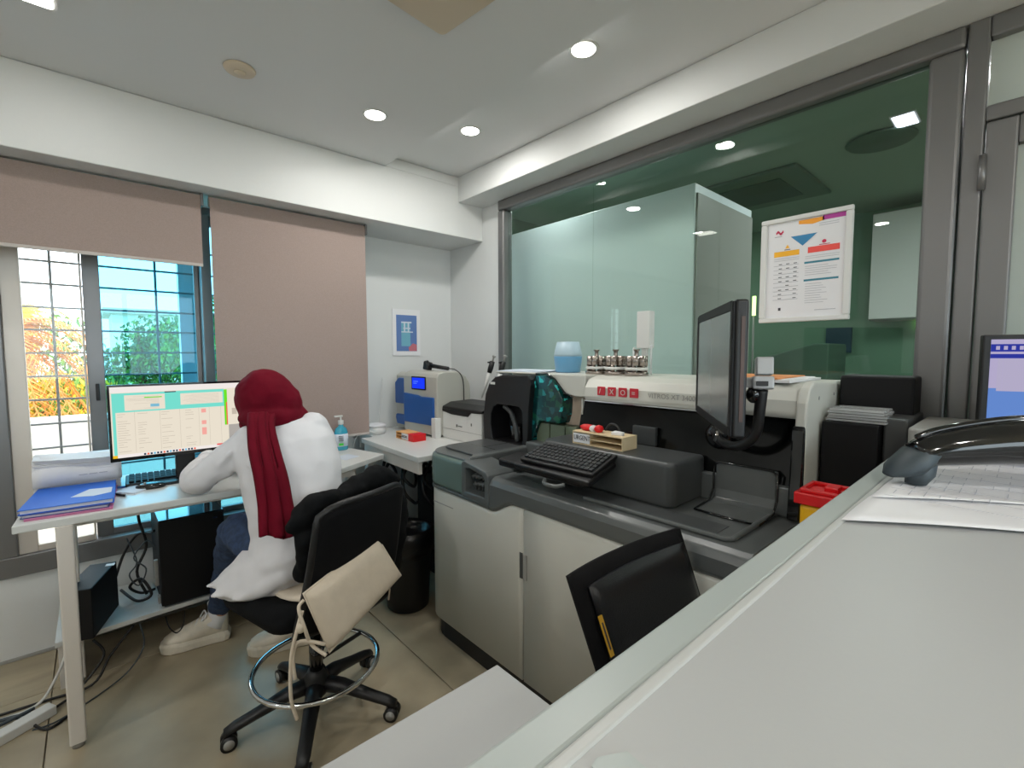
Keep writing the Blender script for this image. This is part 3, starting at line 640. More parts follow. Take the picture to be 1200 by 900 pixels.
tag(obj('cable_bundle', B(dgrey).tube([(-.22, 2.43, .012), (-.32, 2.46, .012), (-.42, 2.40, .012), (-.34, 2.35, .012), (-.25, 2.40, .022), (-.33, 2.44, .028), (-.44, 2.46, .02), (-.5, 2.40, .012), (-.36, 2.38, .03), (-.22, 2.43, .03)], .006, 7, sub=6)), 'messy bundle of grey cable lying on the floor by the wall', 'cable')
tag(obj('power_strip', B(white_pl).obox((-.24, 2.37, .0175), (.16, .05, .035), (0, 0, .5)), bev=.004), 'small white power strip on the floor left of the desk leg', 'power strip')

# ============================================================ SIDE TABLE THINGS
TZ = .845
AN = thing('bench_analyser', 'warm grey bench analyser with deep blue covers and a blue lit display', 'analyser', (1.45, 2.32, TZ))
# built in a local frame : local x = right along the front, local y = depth (away), z up; front faces -X
def loc_frame(ox, oy, rz):
    """returns world mapper for local (a along front, d depth behind front)"""
    ax = V((math.sin(rz), -math.cos(rz), 0)); dp_ = V((math.cos(rz), math.sin(rz), 0))
    return lambda a_, d_, z: V((ox, oy, 0))+ax*a_+dp_*d_+V((0, 0, z))
L = loc_frame(1.475, 2.83, R(4))
def lprism(b, L, a0, a1, prof):
    """profile (d,z) extruded between a0 and a1"""
    n = len(prof); vs = [L(a0, d, z) for d, z in prof]+[L(a1, d, z) for d, z in prof]
    return b.faces(vs, [tuple(range(n)), tuple(range(2*n-1, n-1, -1))]+[(i, i+n, (i+1) % n+n, (i+1) % n) for i in range(n)], False)
def lface(b, L, pts, d0, d1):
    """outline (a,z) on the front, extruded in depth"""
    n = len(pts); vs = [L(p[0], d0, p[1]) for p in pts]+[L(p[0], d1, p[1]) for p in pts]
    return b.faces(vs, [tuple(range(n)), tuple(range(2*n-1, n-1, -1))]+[(i, i+n, (i+1) % n+n, (i+1) % n) for i in range(n)], False)
b = B(warm_grey); lprism(b, L, .13, .485, [(0, TZ+.01), (.26, TZ+.01), (.26, 1.14)]+[(.15+.11*math.cos(R(t)), 1.13+.105*math.sin(R(t))) for t in (20, 45, 70)]+[(.16, 1.238), (.05, 1.240), (.012, 1.228), (0, 1.205)])
obj('casing', b, parent=AN, bev=.008, seg=3)
b = B(warm_grey); lprism(b, L, -.02, .125, [(.04, TZ+.01), (.25, TZ+.01), (.25, 1.17), (.18, 1.222), (.07, 1.225), (.04, 1.205)]); obj('side_casing', b, parent=AN, bev=.008, seg=3)
b = B(blue_p); lface(b, L, [(.145, .915), (.46, .915), (.46, 1.085), (.33, 1.085), (.30, 1.092), (.145, 1.10)], -.012, .002); obj('lower_cover', b, parent=AN, bev=.005)
b = B(blue_p); lface(b, L, [(-.01, 1.02), (.11, 1.02), (.11, 1.19), (.03, 1.19), (-.01, 1.16)], .022, .042); obj('upper_cover', b, parent=AN, bev=.008, seg=3)
b = B(blue_p); lface(b, L, [(.01, .885), (.11, .88), (.11, .95), (-.0, .95), (-.005, .925)], .02, .042); obj('sample_cup', b, parent=AN, bev=.008, seg=3)
b = B(blk); lface(b, L, rrect(.225, .375, 1.125, 1.207, .006), -.004, .002); dsp = obj('display_bezel', b, parent=AN)
b = B(lcd_blue); lface(b, L, [(.234, 1.133), (.366, 1.133), (.366, 1.199), (.234, 1.199)], -.0052, -.004)
b.m(emat('lcd_line', (110, 160, 255), 1)); [lface(b, L, [(.25, z), (.25+w_, z), (.25+w_, z+.003), (.25, z+.003)], -.0058, -.0052) for z, w_ in ((1.175, .05), (1.163, .035))]
obj('display', b, parent=dsp)
obj('foot', B(dgrey).cyl(L(.17, .05, TZ), L(.17, .05, TZ+.01), .012).cyl(L(.43, .05, TZ), L(.43, .05, TZ+.01), .012).cyl(L(.43, .2, TZ), L(.43, .2, TZ+.01), .012), parent=AN)
SCN = thing('barcode_scanner', 'black handheld barcode scanner lying on top of the analyser', 'scanner', tuple(L(.32, .16, 1.24)))
obj('head', B(blk).obox(L(.27, .09, 1.270), (.05, .035, .05), (0, .2, .3)).cyl(L(.262, .075, 1.272), L(.27, .10, 1.278), .029, n=18), parent=SCN, bev=.004)
obj('handle', B(blk).tube([L(.28, .095, 1.274), L(.36, .11, 1.264), L(.44, .12, 1.2565)], [.014, .0125, .0115], 12), parent=SCN)
obj('cord', B(blk).tube([L(.44, .12, 1.256), L(.475, .15, 1.248), L(.49, .19, 1.20), L(.492, .2, 1.1), L(.49, .2, .90), L(.492, .22, .852)], .003, 7, sub=5), parent=SCN)
PRN = thing('label_printer', 'white boxy printer with a black lid between the analyser and the big machine', 'printer', (1.65, 2.15, TZ))
L = loc_frame(1.55, 2.355, 0)
b = B(white_pl); lprism(b, L, 0, .38-.0, [(0, TZ), (.30, TZ), (.30, 1.022), (0, 1.022)]); obj('body', b, parent=PRN, bev=.006)
b = B(blk); lprism(b, L, -.004, .384, [(-.004, 1.022), (.304, 1.022), (.304, 1.045), (.22, 1.062), (.06, 1.058), (.0, 1.036)]); obj('lid', b, parent=PRN, bev=.004)
b = B(blk); lface(b, L, [(.0, 1.022), (.384, 1.022), (.384, 1.026), (.29, 1.018), (.26, .994), (.10, .994), (.0, 1.008)], -.004, .002); obj('lid_lip', b, parent=PRN)
b = B(grey_pl); lface(b, L, [(0, .905), (.38, .905), (.38, .907), (0, .907)], -.001, .002); obj('tray_joint', b, parent=PRN)
b = B(dk_deck); lface(b, L, [(.285, .945), (.292, .945), (.292, .96), (.285, .96)], -.002, .002); lface(b, L, [(.145, .925), (.155, .925), (.155, .94), (.145, .94)], -.002, .002); lface(b, L, [(.165, .929), (.20, .929), (.20, .934), (.165, .934)], -.002, .002); obj('badge', b, parent=PRN)
sb2 = tag(obj('small_box', B(white_pl).box(1.49, 1.53, 2.34, 2.385, TZ, .965), bev=.003), 'narrow upright white box between the analyser and the printer', 'box')
tray = thing('wooden_rack', 'small orange and red rack lying in front of the blue analyser', 'rack', (1.37, 2.43, TZ))
x0, x1, y0, y1 = 1.335, 1.42, 2.395, 2.53
b = B(wood_l); b.box(x0, x1, y0, y1, TZ, TZ+.004).box(x0, x1, y0, y1, TZ+.02, TZ+.023).box(x0, x1, y0, y1, TZ+.038, TZ+.042).box(x0, x1, y1-.004, y1, TZ+.004, TZ+.038).box(x1-.004, x1, y0, y1-.004, TZ+.004, TZ+.038).box(x0, x1-.004, 2.46, 2.463, TZ+.004, TZ+.038); obj('frame', b, parent=tray)
obj('front_label', B(paper).box(x0-.002, x0, 2.385, 2.46, TZ+.004, TZ+.038), parent=tray); text('URGENT', .021, print_d, tray, (x0-.0028, 2.457, TZ+.014), (0, -1, 0), (0, 0, 1), sx=.78)
obj('red_end', B(red_m).box(x0, x1, 2.33, 2.392, TZ, TZ+.042), parent=tray, bev=.002)
wj = thing('white_tub', 'round white lidded tub at the left end of the side table', 'tub', (1.315, 2.76, TZ))
obj('tub_body', B(white_pl).lathe([(.055, 0), (.062, .008), (.063, .045)], (1.315, 2.76, TZ), 28), parent=wj)
obj('lid', B(paper).lathe([(.065, .045), (.066, .055), (.05, .062), (.001, .063)], (1.315, 2.76, TZ), 28), parent=wj)
cable('thin white cable hanging down from the wall to the white tub', [(1.44, 2.90, 1.19), (1.42, 2.89, 1.05), (1.39, 2.86, .93), (1.37, 2.80, .855), (1.30, 2.68, .851), (1.22, 2.69, .88), (1.16, 2.70, .84), (1.14, 2.71, .75)], .003, white_pl)
# pipettes in their stand
PS = thing('pipette_stand', 'clear acrylic stand holding two pipettes beside the big machine', 'stand', (1.93, 2.20, TZ))
obj('base', B(white_pl).prism(rrect(1.865, 1.99, 2.10, 2.34, .02), 'Z', TZ, TZ+.015), parent=PS, bev=.003)
obj('post', B(clear_p).box(1.93, 1.94, 2.13, 2.32, TZ+.015, 1.20), parent=PS)
for (y, lab) in ((2.27, 'left white pipette with a black grip leaning in the stand'), (2.16, 'right white pipette with a black grip leaning in the stand')):
    t = thing('pipette', lab, 'pipette', (1.84, y+.08, 1.0))
    p0 = V((1.88, y+.12, 1.06)); p1 = V((1.92, y+.04, 1.335)); g = lambda s: p0.lerp(p1, s)
    obj('shaft', B(white_pl).tube([g(0), g(.3), g(.62)], [.004, .01, .014], 12), parent=t)
    obj('grip', B(blk).tube([g(.6), g(.7), g(.86)], [.015, .018, .016], 14), parent=t)
    obj('finger_hook', B(blk).obox(g(.84)+V((-.012, .012, 0)), (.03, .012, .01)), parent=t, bev=.002)
    obj('plunger', B(grey_pl).tube([g(.86), g(.97)], .006, 10).tube([g(.96), g(1)], .012, 12), parent=t)
# framed notice hanging on the glass wall
NF = thing('framed_notice', 'white framed printed notice with coloured headings hanging on the glass wall', 'poster', (1.985, .587, 1.466))
ny0, ny1, nz0, nz1 = .437, .735, 1.466, 1.860
obj('backing', B(paper).box(1.978, 1.984, ny0+.01, ny1-.01, nz0+.01, nz1-.01), parent=NF)
fr = obj('frame', B(white_pl).box(1.970, 1.988, ny0, ny1, nz0, nz0+.018).box(1.970, 1.988, ny0, ny1, nz1-.018, nz1).box(1.970, 1.988, ny0, ny0+.022, nz0+.018, nz1-.018).box(1.970, 1.988, ny1-.022, ny1, nz0+.018, nz1-.018), parent=NF, bev=.004, seg=3)
nl = lambda u: ny1-.022-u*(ny1-ny0-.044); nv = lambda v: nz0+.018+v*(nz1-nz0-.036)
pm = {k: mat('notice_'+k, c, .55) for k, c in dict(orange=(240, 160, 50), purple=(176, 64, 150), blue=(54, 130, 176), red=(236, 84, 76), teal=(60, 130, 150), crimson=(200, 40, 80), line=(170, 172, 178), dark=(70, 72, 80), amber=(240, 176, 40)).items()}
b = B(pm['line']); 
def nb(u0, u1, v0, v1, k): b.m(pm[k]); b.quad((1.9772, nl(u0), nv(v0)), (1.9772, nl(u1), nv(v0)), (1.9772, nl(u1), nv(v1)), (1.9772, nl(u0), nv(v1)))
nb(.42, .74, .955, .99, 'orange'); nb(.72, 1, .955, 1, 'purple'); b.m(pm['orange']); b.quad((1.9771, nl(.42), nv(.955)), (1.9771, nl(.6), nv(.935)), (1.9771, nl(.74), nv(.955)))
b.m(pm['blue']); b.quad((1.9770, nl(.32), nv(.84)), (1.9770, nl(.66), nv(.84)), (1.9770, nl(.48), nv(.73)))
nb(.10, .44, .645, .70, 'amber'); nb(.55, .94, .645, .705, 'red'); nb(.51, .94, .54, .56, 'teal'); nb(.51, .94, .36, .38, 'teal')
b.m(pm['crimson'])
for k in range(8): b.quad((1.9771, nl(.12+.012*k), nv(.885+.012*math.sin(k))), (1.9771, nl(.135+.012*k), nv(.885+.012*math.sin(k))), (1.9771, nl(.135+.012*k), nv(.91+.012*math.sin(k))), (1.9771, nl(.12+.012*k), nv(.91+.012*math.sin(k))))
b.m(pm['amber']); b.quad((1.9771, nl(.25), nv(.725)), (1.9771, nl(.31), nv(.725)), (1.9771, nl(.28), nv(.765)))
b.m(pm['crimson']); b.quad(*[(1.9771, nl(.75+.028*math.cos(a_)), nv(.745+.018*math.sin(a_))) for a_ in np.linspace(0, 6.28, 13)[:-1]])
nb(.24, .32, .708, .716, 'dark'); nb(.69, .82, .712, .719, 'crimson'); nb(.1, .2, .855, .863, 'line')
for v in (.925, .905): nb(.68, .92, v, v+.005, 'line')
for v in (.62, .60): nb(.10, .44, v, v+.004, 'line'); nb(.52, .94, v-.01, v-.006, 'line')
rng = random.Random(12)
for k in range(9):
    v = .56-k*.045; nb(.10, .44, v-.012, v-.008, 'line')
    for q_ in range(3):
        if rng.random() < .75: u = .17+q_*.1; nb(u, u+.045, v, v+.007, 'dark')
for k in range(5): nb(.52, .80+rng.random()*.12, .51-k*.022, .514-k*.022, 'line')
for k in range(9): nb(.53, .72+rng.random()*.12, .33-k*.024, .334-k*.024, 'line')
nb(.66, .92, .06, .066, 'line'); nb(.18, .215, .075, .105, 'dark')
obj('print', b, parent=NF)
for y_ in (.50, .67): obj('suction_cup', B(clear_p).lathe([(.018, 0), (.008, .01), (.006, .036)], (2.028, y_, 1.80), 16, V((-1, 0, 0)).to_track_quat('Z', 'Y').to_matrix()), parent=NF)
# small framed poster on the wall
PO = thing('wall_picture', 'small framed blue print on the white wall above the analyser', 'picture', (1.64, 2.93, 1.34))
obj('white_board', B(paper).box(1.535, 1.75, 2.932, 2.939, 1.335, 1.655), parent=PO)
b = B(mat('poster_blue', (92, 122, 176), .5)).box(1.563, 1.722, 2.9305, 2.932, 1.365, 1.615)
b.m(mat('poster_teal', (110, 170, 190), .5)).box(1.60, 1.67, 2.9297, 2.9305, 1.40, 1.56).m(mat('poster_coral', (190, 110, 120), .5)).prism([(1.66, 1.366), (1.72, 1.366), (1.72, 1.41), (1.69, 1.42), (1.655, 1.39)], 'Y', 2.9297, 2.9305)
b.m(paper_b).box(1.60, 1.68, 2.9290, 2.9297, 1.56, 1.57).box(1.615, 1.67, 2.929, 2.9297, 1.52, 1.528).box(1.60, 1.69, 2.929, 2.9297, 1.495, 1.502).box(1.62, 1.63, 2.929, 2.9297, 1.50, 1.56).box(1.65, 1.66, 2.929, 2.9297, 1.50, 1.56)
obj('print', b, parent=PO)
# waste bin with bag, cables under the side table
BN = thing('waste_bin', 'black waste bin lined with a black bag under the side table', 'bin', (1.21, 2.19, 0))
obj('bin_body', B(blk).lathe([(.10, 0), (.11, .01), (.13, .40), (.135, .42), (.128, .42), (.12, .38), (.10, .02), (.001, .015)], (1.21, 2.19, 0), 28), parent=BN)
b = B(mat('bin_bag', (12, 12, 14), .3, bump=.8, bscale=30)); rg = []
for i, (r_, z) in enumerate(((.139, .30), (.141, .36), (.140, .425), (.128, .43), (.115, .40), (.10, .37))): rg.append((r_+.0*i, z))
b.lathe(rg, (1.21, 2.19, 0), 40); obj('bag', b, parent=BN)
rng = random.Random(4)
for i, lb_ in enumerate(('thick black cable hanging under the side table, nearest the desk', 'black cable loop tangled under the side table above the bin', 'black cable drooping under the side table towards the big machine')):
    x = 1.24+.06*i; y = 2.50-.12*i
    cable(lb_, [(x, y, .84), (x+.03, y-.02, .74), (x-.03, y-.05, .66), (x+.02, y-.08, .60), (x+.06, y-.02, .66), (x+.02, y+.03, .72), (x-.02, y-.03, .58), (x+.03, y-.06, .50), (x+.12, y+.05, .46)], .009)
tag(obj('adapter_box', B(blk_m).box(1.50, 1.9, 2.3, 2.58, 0, .62), bev=.01), 'large black equipment box on the floor deep under the side table', 'box')

# ============================================================ BIG ANALYSER
MA = thing('chemistry_analyser', 'large floor standing laboratory analyser, ivory cabinet with slate grey deck and lid with red squares', 'analyser', (1.56, 1.2, 0))
FX = 1.17; YL, YR = 1.935, .435
plan = lambda x0, r: [(x0, YR+.02)]+[(x0+r+r*math.cos(R(t)), YL-r+r*math.sin(R(t))) for t in range(180, 80, -15)]+[(1.93, YL), (1.93, YR+.02)]
obj('plinth', B(blk).prism(plan(FX+.025, .12), 'Z', .0, .10), parent=MA)
obj('carcass', B(cream_m).prism(plan(FX+.03, .12), 'Z', .10, .715).box(1.56, 1.95, YR, YL-.02, .79, .855), parent=MA)
# ivory left cover: curved plan, stepped top edge
def skin_panel(b, path, ztop, z0, th):
    """vertical curved panel: path of (x,y,nx,ny), thickness th"""
    vs = []
    for i, (x, y, nx, ny) in enumerate(path):
        zt = ztop[i]; vs += [(x, y, z0), (x, y, zt-.012), (x+nx*.006, y+ny*.006, zt), (x+nx*th, y+ny*th, zt), (x+nx*th, y+ny*th, z0)]
    n = len(path); fs = [(i*5+j, i*5+(j+1) % 5, (i+1)*5+(j+1) % 5, (i+1)*5+j) for i in range(n-1) for j in range(5)]
    fs += [(0, 1, 2, 3, 4), tuple((n-1)*5+j for j in (4, 3, 2, 1, 0))]
    b.faces(vs, fs, True)
pth = []; zt = []
def ztop(y):
    if y > 1.44: return .723-.012*(1.935-y)/.5
    if y > 1.30: t = (1.44-y)/.14; t = t*t*(3-2*t); return .711+.055*t
    return .766
for y in np.linspace(1.248, YL-.11, 22): pth.append((FX, y, 1, 0)); zt.append(ztop(y))
for t in (165, 150, 135, 120, 105, 90): pth.append((FX+.11+.11*math.cos(R(t)), YL-.11+.11*math.sin(R(t)), -math.cos(R(t)), -math.sin(R(t)))); zt.append(.723)
pth.append((1.7, YL, 0, -1)); zt.append(.723)
b = B(cream_m); skin_panel(b, pth, zt, .10, .02); lc = obj('left_cover', b, parent=MA)
obj('engraved_line', B(grey_pl).box(FX-.001, FX, 1.70, 1.86, .655, .659), parent=lc)
b = B(cream_m); skin_panel(b, [(FX, y, 1, 0) for y in np.linspace(YR+.02, 1.240, 6)], [.768]*6, .10, .02); dr = obj('door', b, parent=MA)
obj('handle_recess', B(dk_deck2).box(FX-.0015, FX+.001, 1.246, 1.263, .50, .60), parent=lc, bev=.002)
obj('handle', B(grey_pl).box(FX-.006, FX+.001, 1.222, 1.240, .50, .60), parent=dr, bev=.003)
obj('red_marker', B(red_m).box(FX-.001, FX+.001, .995, 1.03, .105, .112), parent=MA)
# deck shell (slate) with rounded front
def deckprof(zb): return [(FX+.05, zb), (FX+.004, zb), (FX-.006, zb+.012), (FX-.006, .822), (FX+.004, .842), (FX+.024, .852), (FX+.45, .852), (FX+.45, zb)]
b = B(dk_deck)
ys = [YR]+[1.30+.14*i/8 for i in range(9)]
vs = []; n8 = 8
for y in ys:
    for (x, z) in deckprof(ztop(y)+.002): vs.append((x, y, z))
fs = [(i*8+j, i*8+(j+1) % 8, (i+1)*8+(j+1) % 8, (i+1)*8+j) for i in range(len(ys)-1) for j in range(8)]+[tuple(range(8)), tuple((len(ys)-1)*8+j for j in range(7, -1, -1))]
b.faces(vs, fs, False); dk = obj('deck', b, parent=MA, bev=.004)
# basin on the deck right part
b = B(dk_deck2).box(1.25, 1.34, .56, 1.28, .8525, .8535); 
obj('deck_groove', b, parent=MA)
b = B(dk_deck).prism([(1.215, .52), (1.235, .50), (1.50, .50), (1.50, .515), (1.24, .515), (1.23, .53), (1.23, 1.0), (1.215, 1.0)], 'Z', .852, .866); obj('basin_rim', b, parent=MA, bev=.006, seg=3)
# left pod: lower band, sample slot surround, tray
pod = [(FX-.006, 1.44)]+[(FX-.006+.115+.115*math.cos(R(t)), YL+.006-.115+.115*math.sin(R(t))) for t in range(180, 80, -10)]+[(1.58, YL+.006), (1.58, 1.44)]
podm = [(x if x > FX+.2 else x, y) for x, y in pod if y >= 1.44]
band = [(x, max(y, 1.60)) for x, y in pod]
obj('pod_cover', B(green_gr).prism(band, 'Z', .735, .885), parent=MA, bev=.018, seg=4)
obj('pod_trim', B(dk_deck).prism(pod, 'Z', .722, .737), parent=MA, bev=.004)
obj('pod_rim', B(dk_deck).prism([(x+(.012 if x < 1.3 else 0), y-.008) for x, y in band], 'Z', .884, .892), parent=MA, bev=.003)
tr = obj('tray_lid', B(dk_deck2).prism([(1.24, 1.63)]+[(1.30+.05*math.cos(R(t)), 1.86+.05*math.sin(R(t))) for t in range(180, 80, -20)]+[(1.60, 1.91), (1.60, 1.63)], 'Z', .893, .901), parent=MA, bev=.004)
obj('tray_line', B(blk_g).box(1.38, 1.383, 1.66, 1.90, .901, .9015).box(1.383, 1.58, 1.74, 1.743, .901, .9015), parent=tr)
# sample slot with its surround
b = B(dk_deck); so_ = [(1.435, .735), (1.62, .735), (1.62, .885), (1.60, .893), (1.455, .872), (1.435, .855)]; si_ = [(1.462, .762), (1.592, .762), (1.592, .86), (1.575, .868), (1.475, .852), (1.462, .84)]
vs = [(FX-.012, y, z) for y, z in so_]+[(FX-.012, y, z) for y, z in si_]+[(FX+.13, y, z) for y, z in so_]+[(FX+.13, y, z) for y, z in si_]
fs = [(i, (i+1) % 6, 6+(i+1) % 6, 6+i) for i in range(6)]+[(i, (i+1) % 6, 12+(i+1) % 6, 12+i) for i in range(6)]+[(6+i, 6+(i+1) % 6, 18+(i+1) % 6, 18+i) for i in range(6)]+[(18, 19, 20, 21, 22, 23)]
b.faces(vs, fs, False); sl = obj('sample_bay', b, parent=MA, bev=.005)
b = B(dkglass).prism(si_, 'X', FX+.10, FX+.11); obj('bay_back', b, parent=sl)
rng = random.Random(3)
for i in range(5):
    y = 1.485+i*.024; b = B(mat('holder_grey', (84, 88, 88), .4) if i == 0 else MATS['holder_grey'])
    b.cyl((FX+.03, y, .80-.004*i), (FX+.07, y, .80), .009, n=12).cyl((FX+.02, y, .832-.003*i), (FX+.07, y, .832), .008, n=12).box(FX+.035, FX+.06, y-.004, y+.004, .764, .80); obj('sample_holder', b, parent=sl)
obj('deck_left', B(dk_deck).box(FX+.12, 1.58, 1.44, 1.60, .74, .868), parent=MA, bev=.006)
obj('slope_arm', B(dk_deck).prism([(FX+.02, 1.60), (FX+.06, 1.635), (1.60, 1.635), (1.60, 1.59), (FX+.08, 1.585)], 'Z', .868, .908), parent=MA, bev=.012, seg=3)
obj('inner_well', B(blk_g).box(1.30, 1.52, 1.40, 1.57, .868, .872), parent=MA, bev=.002)
# head housing (black arch) on the left
L = lambda y, z: (y, z)
b = B(blk)
outer = [(1.93, .89), (1.935, 1.02), (1.915, 1.14), (1.885, 1.195), (1.84, 1.228), (1.78, 1.240), (1.60, 1.245), (1.575, 1.20), (1.59, 1.09), (1.60, .89)]
inner = [(1.86, .905), (1.875, .98), (1.87, 1.04), (1.85, 1.075), (1.82, 1.09), (1.72, 1.09), (1.66, 1.088), (1.635, 1.07), (1.632, 1.0), (1.632, .905)]
vs = []
for X_ in (1.53, 1.66): vs += [(X_, y, z) for y, z in outer]+[(X_, y, z) for y, z in inner]
n = 10; fs = []
for i in range(n):
    j = (i+1) % n; fs += [(i, j, n+j, n+i), (i, 2*n+i, 2*n+j, j), (n+i, n+j, 3*n+j, 3*n+i), (2*n+i, 3*n+i, 3*n+j, 2*n+j)]
fs.append(tuple(3*n+i for i in range(n)))
b.faces(vs, fs, False); hd = obj('head_housing', b, parent=MA, bev=.006, seg=3)
obj('head_badge', B(white_pl).obox((1.528, 1.853, 1.196), (.003, .035, .012)), parent=hd)
obj('inner_arc', B(dk_deck2).tube([(1.56, 1.80, 1.08), (1.57, 1.76, 1.05), (1.58, 1.735, .98), (1.58, 1.72, .905)], .012, 10, sub=4), parent=hd)
obj('well_box', B(blk_g).box(1.60, 1.70, 1.64, 1.80, .905, .98), parent=hd, bev=.006)
# iridescent curved hood
b = B(irid); b.sm = True
hp = [(1.575, 1.245), (1.50, 1.246), (1.46, 1.225), (1.425, 1.18), (1.40, 1.14), (1.405, 1.07), (1.42, 1.03), (1.55, 1.03), (1.60, .92), (1.61, .92), (1.60, 1.09), (1.585, 1.2)]
vs = [(1.56, y, z) for y, z in hp]+[(1.70, y, z) for y, z in hp]; n = len(hp)
b.faces(vs, [tuple(range(n)), tuple(range(2*n-1, n-1, -1))]+[(i, i+n, (i+1) % n+n, (i+1) % n) for i in range(n)], False)
obj('hood', b, parent=MA, bev=.022, seg=4)
obj('hood_frame', B(blk_g).tube([(1.565, 1.575, 1.252), (1.565, 1.50, 1.254), (1.565, 1.45, 1.23), (1.565, 1.39, 1.17), (1.565, 1.345, 1.155)], .004, 8), parent=MA)
for y0, y1 in ((1.50, 1.585), (1.405, 1.495), (1.335, 1.40)): obj('reagent_box', B(gbox_m).box(1.58, 1.66, y0, y1, .90, 1.02), parent=MA, bev=.004)
obj('beige_panel', B(beige_panel).prism([(1.445, 1.02), (1.325, 1.02), (1.325, 1.155), (1.40, 1.155), (1.425, 1.12)], 'X', 1.63, 1.66), parent=MA, bev=.003)
obj('lower_sill', B(dk_deck).box(1.52, 1.66, 1.28, 1.60, .868, .93), parent=MA, bev=.008)
# white upper body, lid
def xlid(b, y0, y1, cut=False):
    pr2 = [(1.60, 1.150), (1.565, 1.150), (1.556, 1.165), (1.562, 1.205), (1.585, 1.237), (1.63, 1.250), (1.70, 1.254), (1.95, 1.254), (1.95, 1.15)]
    return b.prism(pr2, 'Y', y0, y1)
obj('left_lid', B(cream_m).prism([(1.284, 1.16), (1.284, 1.254), (1.50, 1.254), (1.455, 1.228), (1.42, 1.19), (1.39, 1.168), (1.345, 1.158)], 'X', 1.575, 1.72).box(1.72, 1.95, 1.284, YL-.02, 1.15, 1.254).prism([(1.50, 1.246), (1.50, 1.254), (YL-.02, 1.254), (YL-.02, 1.246)], 'X', 1.60, 1.72), parent=MA, bev=.004)
lid = obj('main_lid', xlid(B(cream_m), .74, 1.276), parent=MA, bev=.004)
obj('lid_lip', B(chrome).box(1.553, 1.562, .76, 1.27, 1.147, 1.151), parent=lid)
b = xlid(B(cream_m), YR+.005, .732); obj('right_lid', b, parent=MA, bev=.006, seg=3)
obj('right_body', B(cream_m).prism([(1.545, .10), (1.95, .10), (1.95, 1.245), (1.62, 1.262), (1.575, 1.245), (1.552, 1.20), (1.545, 1.12)], 'Y', YR, YR+.03), parent=MA, bev=.006)
obj('rear_body', B(cream_m).box(1.70, 1.945, YR+.03, YL-.02, .86, 1.15), parent=MA)
obj('fixing_hole', B(grey_pl).cyl((1.66, YR-.001, 1.21), (1.66, YR+.002, 1.21), .006, n=10).cyl((1.82, YR-.001, 1.215), (1.82, YR+.002, 1.215), .006, n=10), parent=MA)
b = B(dkglass).prism([(1.61, 1.152), (1.60, 1.152), (1.555, .94), (1.555, .93), (1.61, .93)], 'Y', YR+.04, 1.315); obj('front_window', b, parent=MA, bev=.002)
obj('window_post', B(cream_m).box(1.585, 1.60, 1.304, 1.312, .95, 1.15), parent=MA)
obj('inner_block', B(dk_deck2).box(1.553, 1.57, .93, 1.03, 1.0, 1.07), parent=MA, bev=.003)
obj('side_trim', B(blk_g).prism([(1.512, .855), (1.5445, .855), (1.5445, 1.135), (1.535, 1.12), (1.526, .98)], 'Y', YR-.001, YR+.034), parent=MA, bev=.006)
# red squares and lettering on the lid
def on_lid(z): return np.interp(z, [1.165, 1.205], [1.556, 1.562])
for i, gl in enumerate(('/', 'X', 'O', '=')):
    y = 1.202-i*.052
    o_ = obj('red_square', B(red_l).box(1.5535, 1.5595, y-.037, y, 1.176, 1.212), parent=lid, bev=.001)
    text(gl, .030, cream_m, o_, (1.5528, y-.009, 1.183), (0, -1, 0), (0, 0, 1), name='symbol')
text('VITROS XT 3400', .026, grey_pl, lid, (1.5545, .965, 1.181), (0, -1, 0), (.0, 0, 1), sx=1.0, depth=.0003)
# central block behind the keyboard, tray under it
b = B(dk_deck2).prism([(1.36, .74), (1.34, .76), (1.34, 1.30), (1.38, 1.335), (1.56, 1.335), (1.56, .74)], 'Z', .852, 1.0); obj('centre_block', b, parent=MA, bev=.022, seg=4)
obj('keyboard_tray', B(blk).obox((1.25, 1.12, .945), (.16, .36, .022), (0, R(-16), 0)).obox((1.24, 1.19, .925), (.12, .42, .03), (0, R(-6), 0)), parent=MA, bev=.008, seg=3)
obj('tray_pull', B(dk_deck).tube([(1.17, 1.13, .905), (1.145, 1.11, .90), (1.145, 1.06, .90), (1.17, 1.04, .905)], .007, 10, sub=4), parent=MA)
# right service panel
b = B(dk_deck).prism([(1.548, .952), (1.53, .985), (1.53, .985), (1.556, .987), (1.556, .93)], 'Y', .5, .69) if 0 else B(dk_deck)
b.tube([], 0) if 0 else None
obj('back_sill', B(dk_deck).box(1.535, 1.57, YR+.02, .745, .852, .945), parent=MA, bev=.006)
pl = [(1.515, .868), (1.545, .872), (1.556, .90), (1.556, .995)]
vs = []
for y in (.505, .690):
    vs += [(1.40, y, .858), (1.50, y, .862), (1.528, y, .872), (1.534, y, .90), (1.534, y, .985), (1.552, y, .985), (1.552, y, .858)]
fs = [(i, (i+1) % 7, 7+(i+1) % 7, 7+i) for i in range(7)]+[tuple(range(7)), tuple(range(13, 6, -1))]
obj('service_panel', B(dk_deck).faces(vs, fs, False), parent=MA, bev=.004)
obj('panel_seal', B(blk_g).tube([(1.40, .50, .857), (1.50, .50, .865), (1.53, .50, .90), (1.53, .50, .975), (1.531, .515, .989), (1.531, .68, .989), (1.53, .695, .975), (1.53, .695, .90), (1.50, .695, .865), (1.40, .695, .857), (1.392, .60, .856)], .0035, 7, closed=True), parent=MA)
keyboard('keyboard', 'black keyboard on the tilted tray of the large analyser', (1.262, 1.11, .970), R(-90+2), .335, .15, R(17), blk, key_m, (1.26, 1.11, .96), rows=6, cols=17)

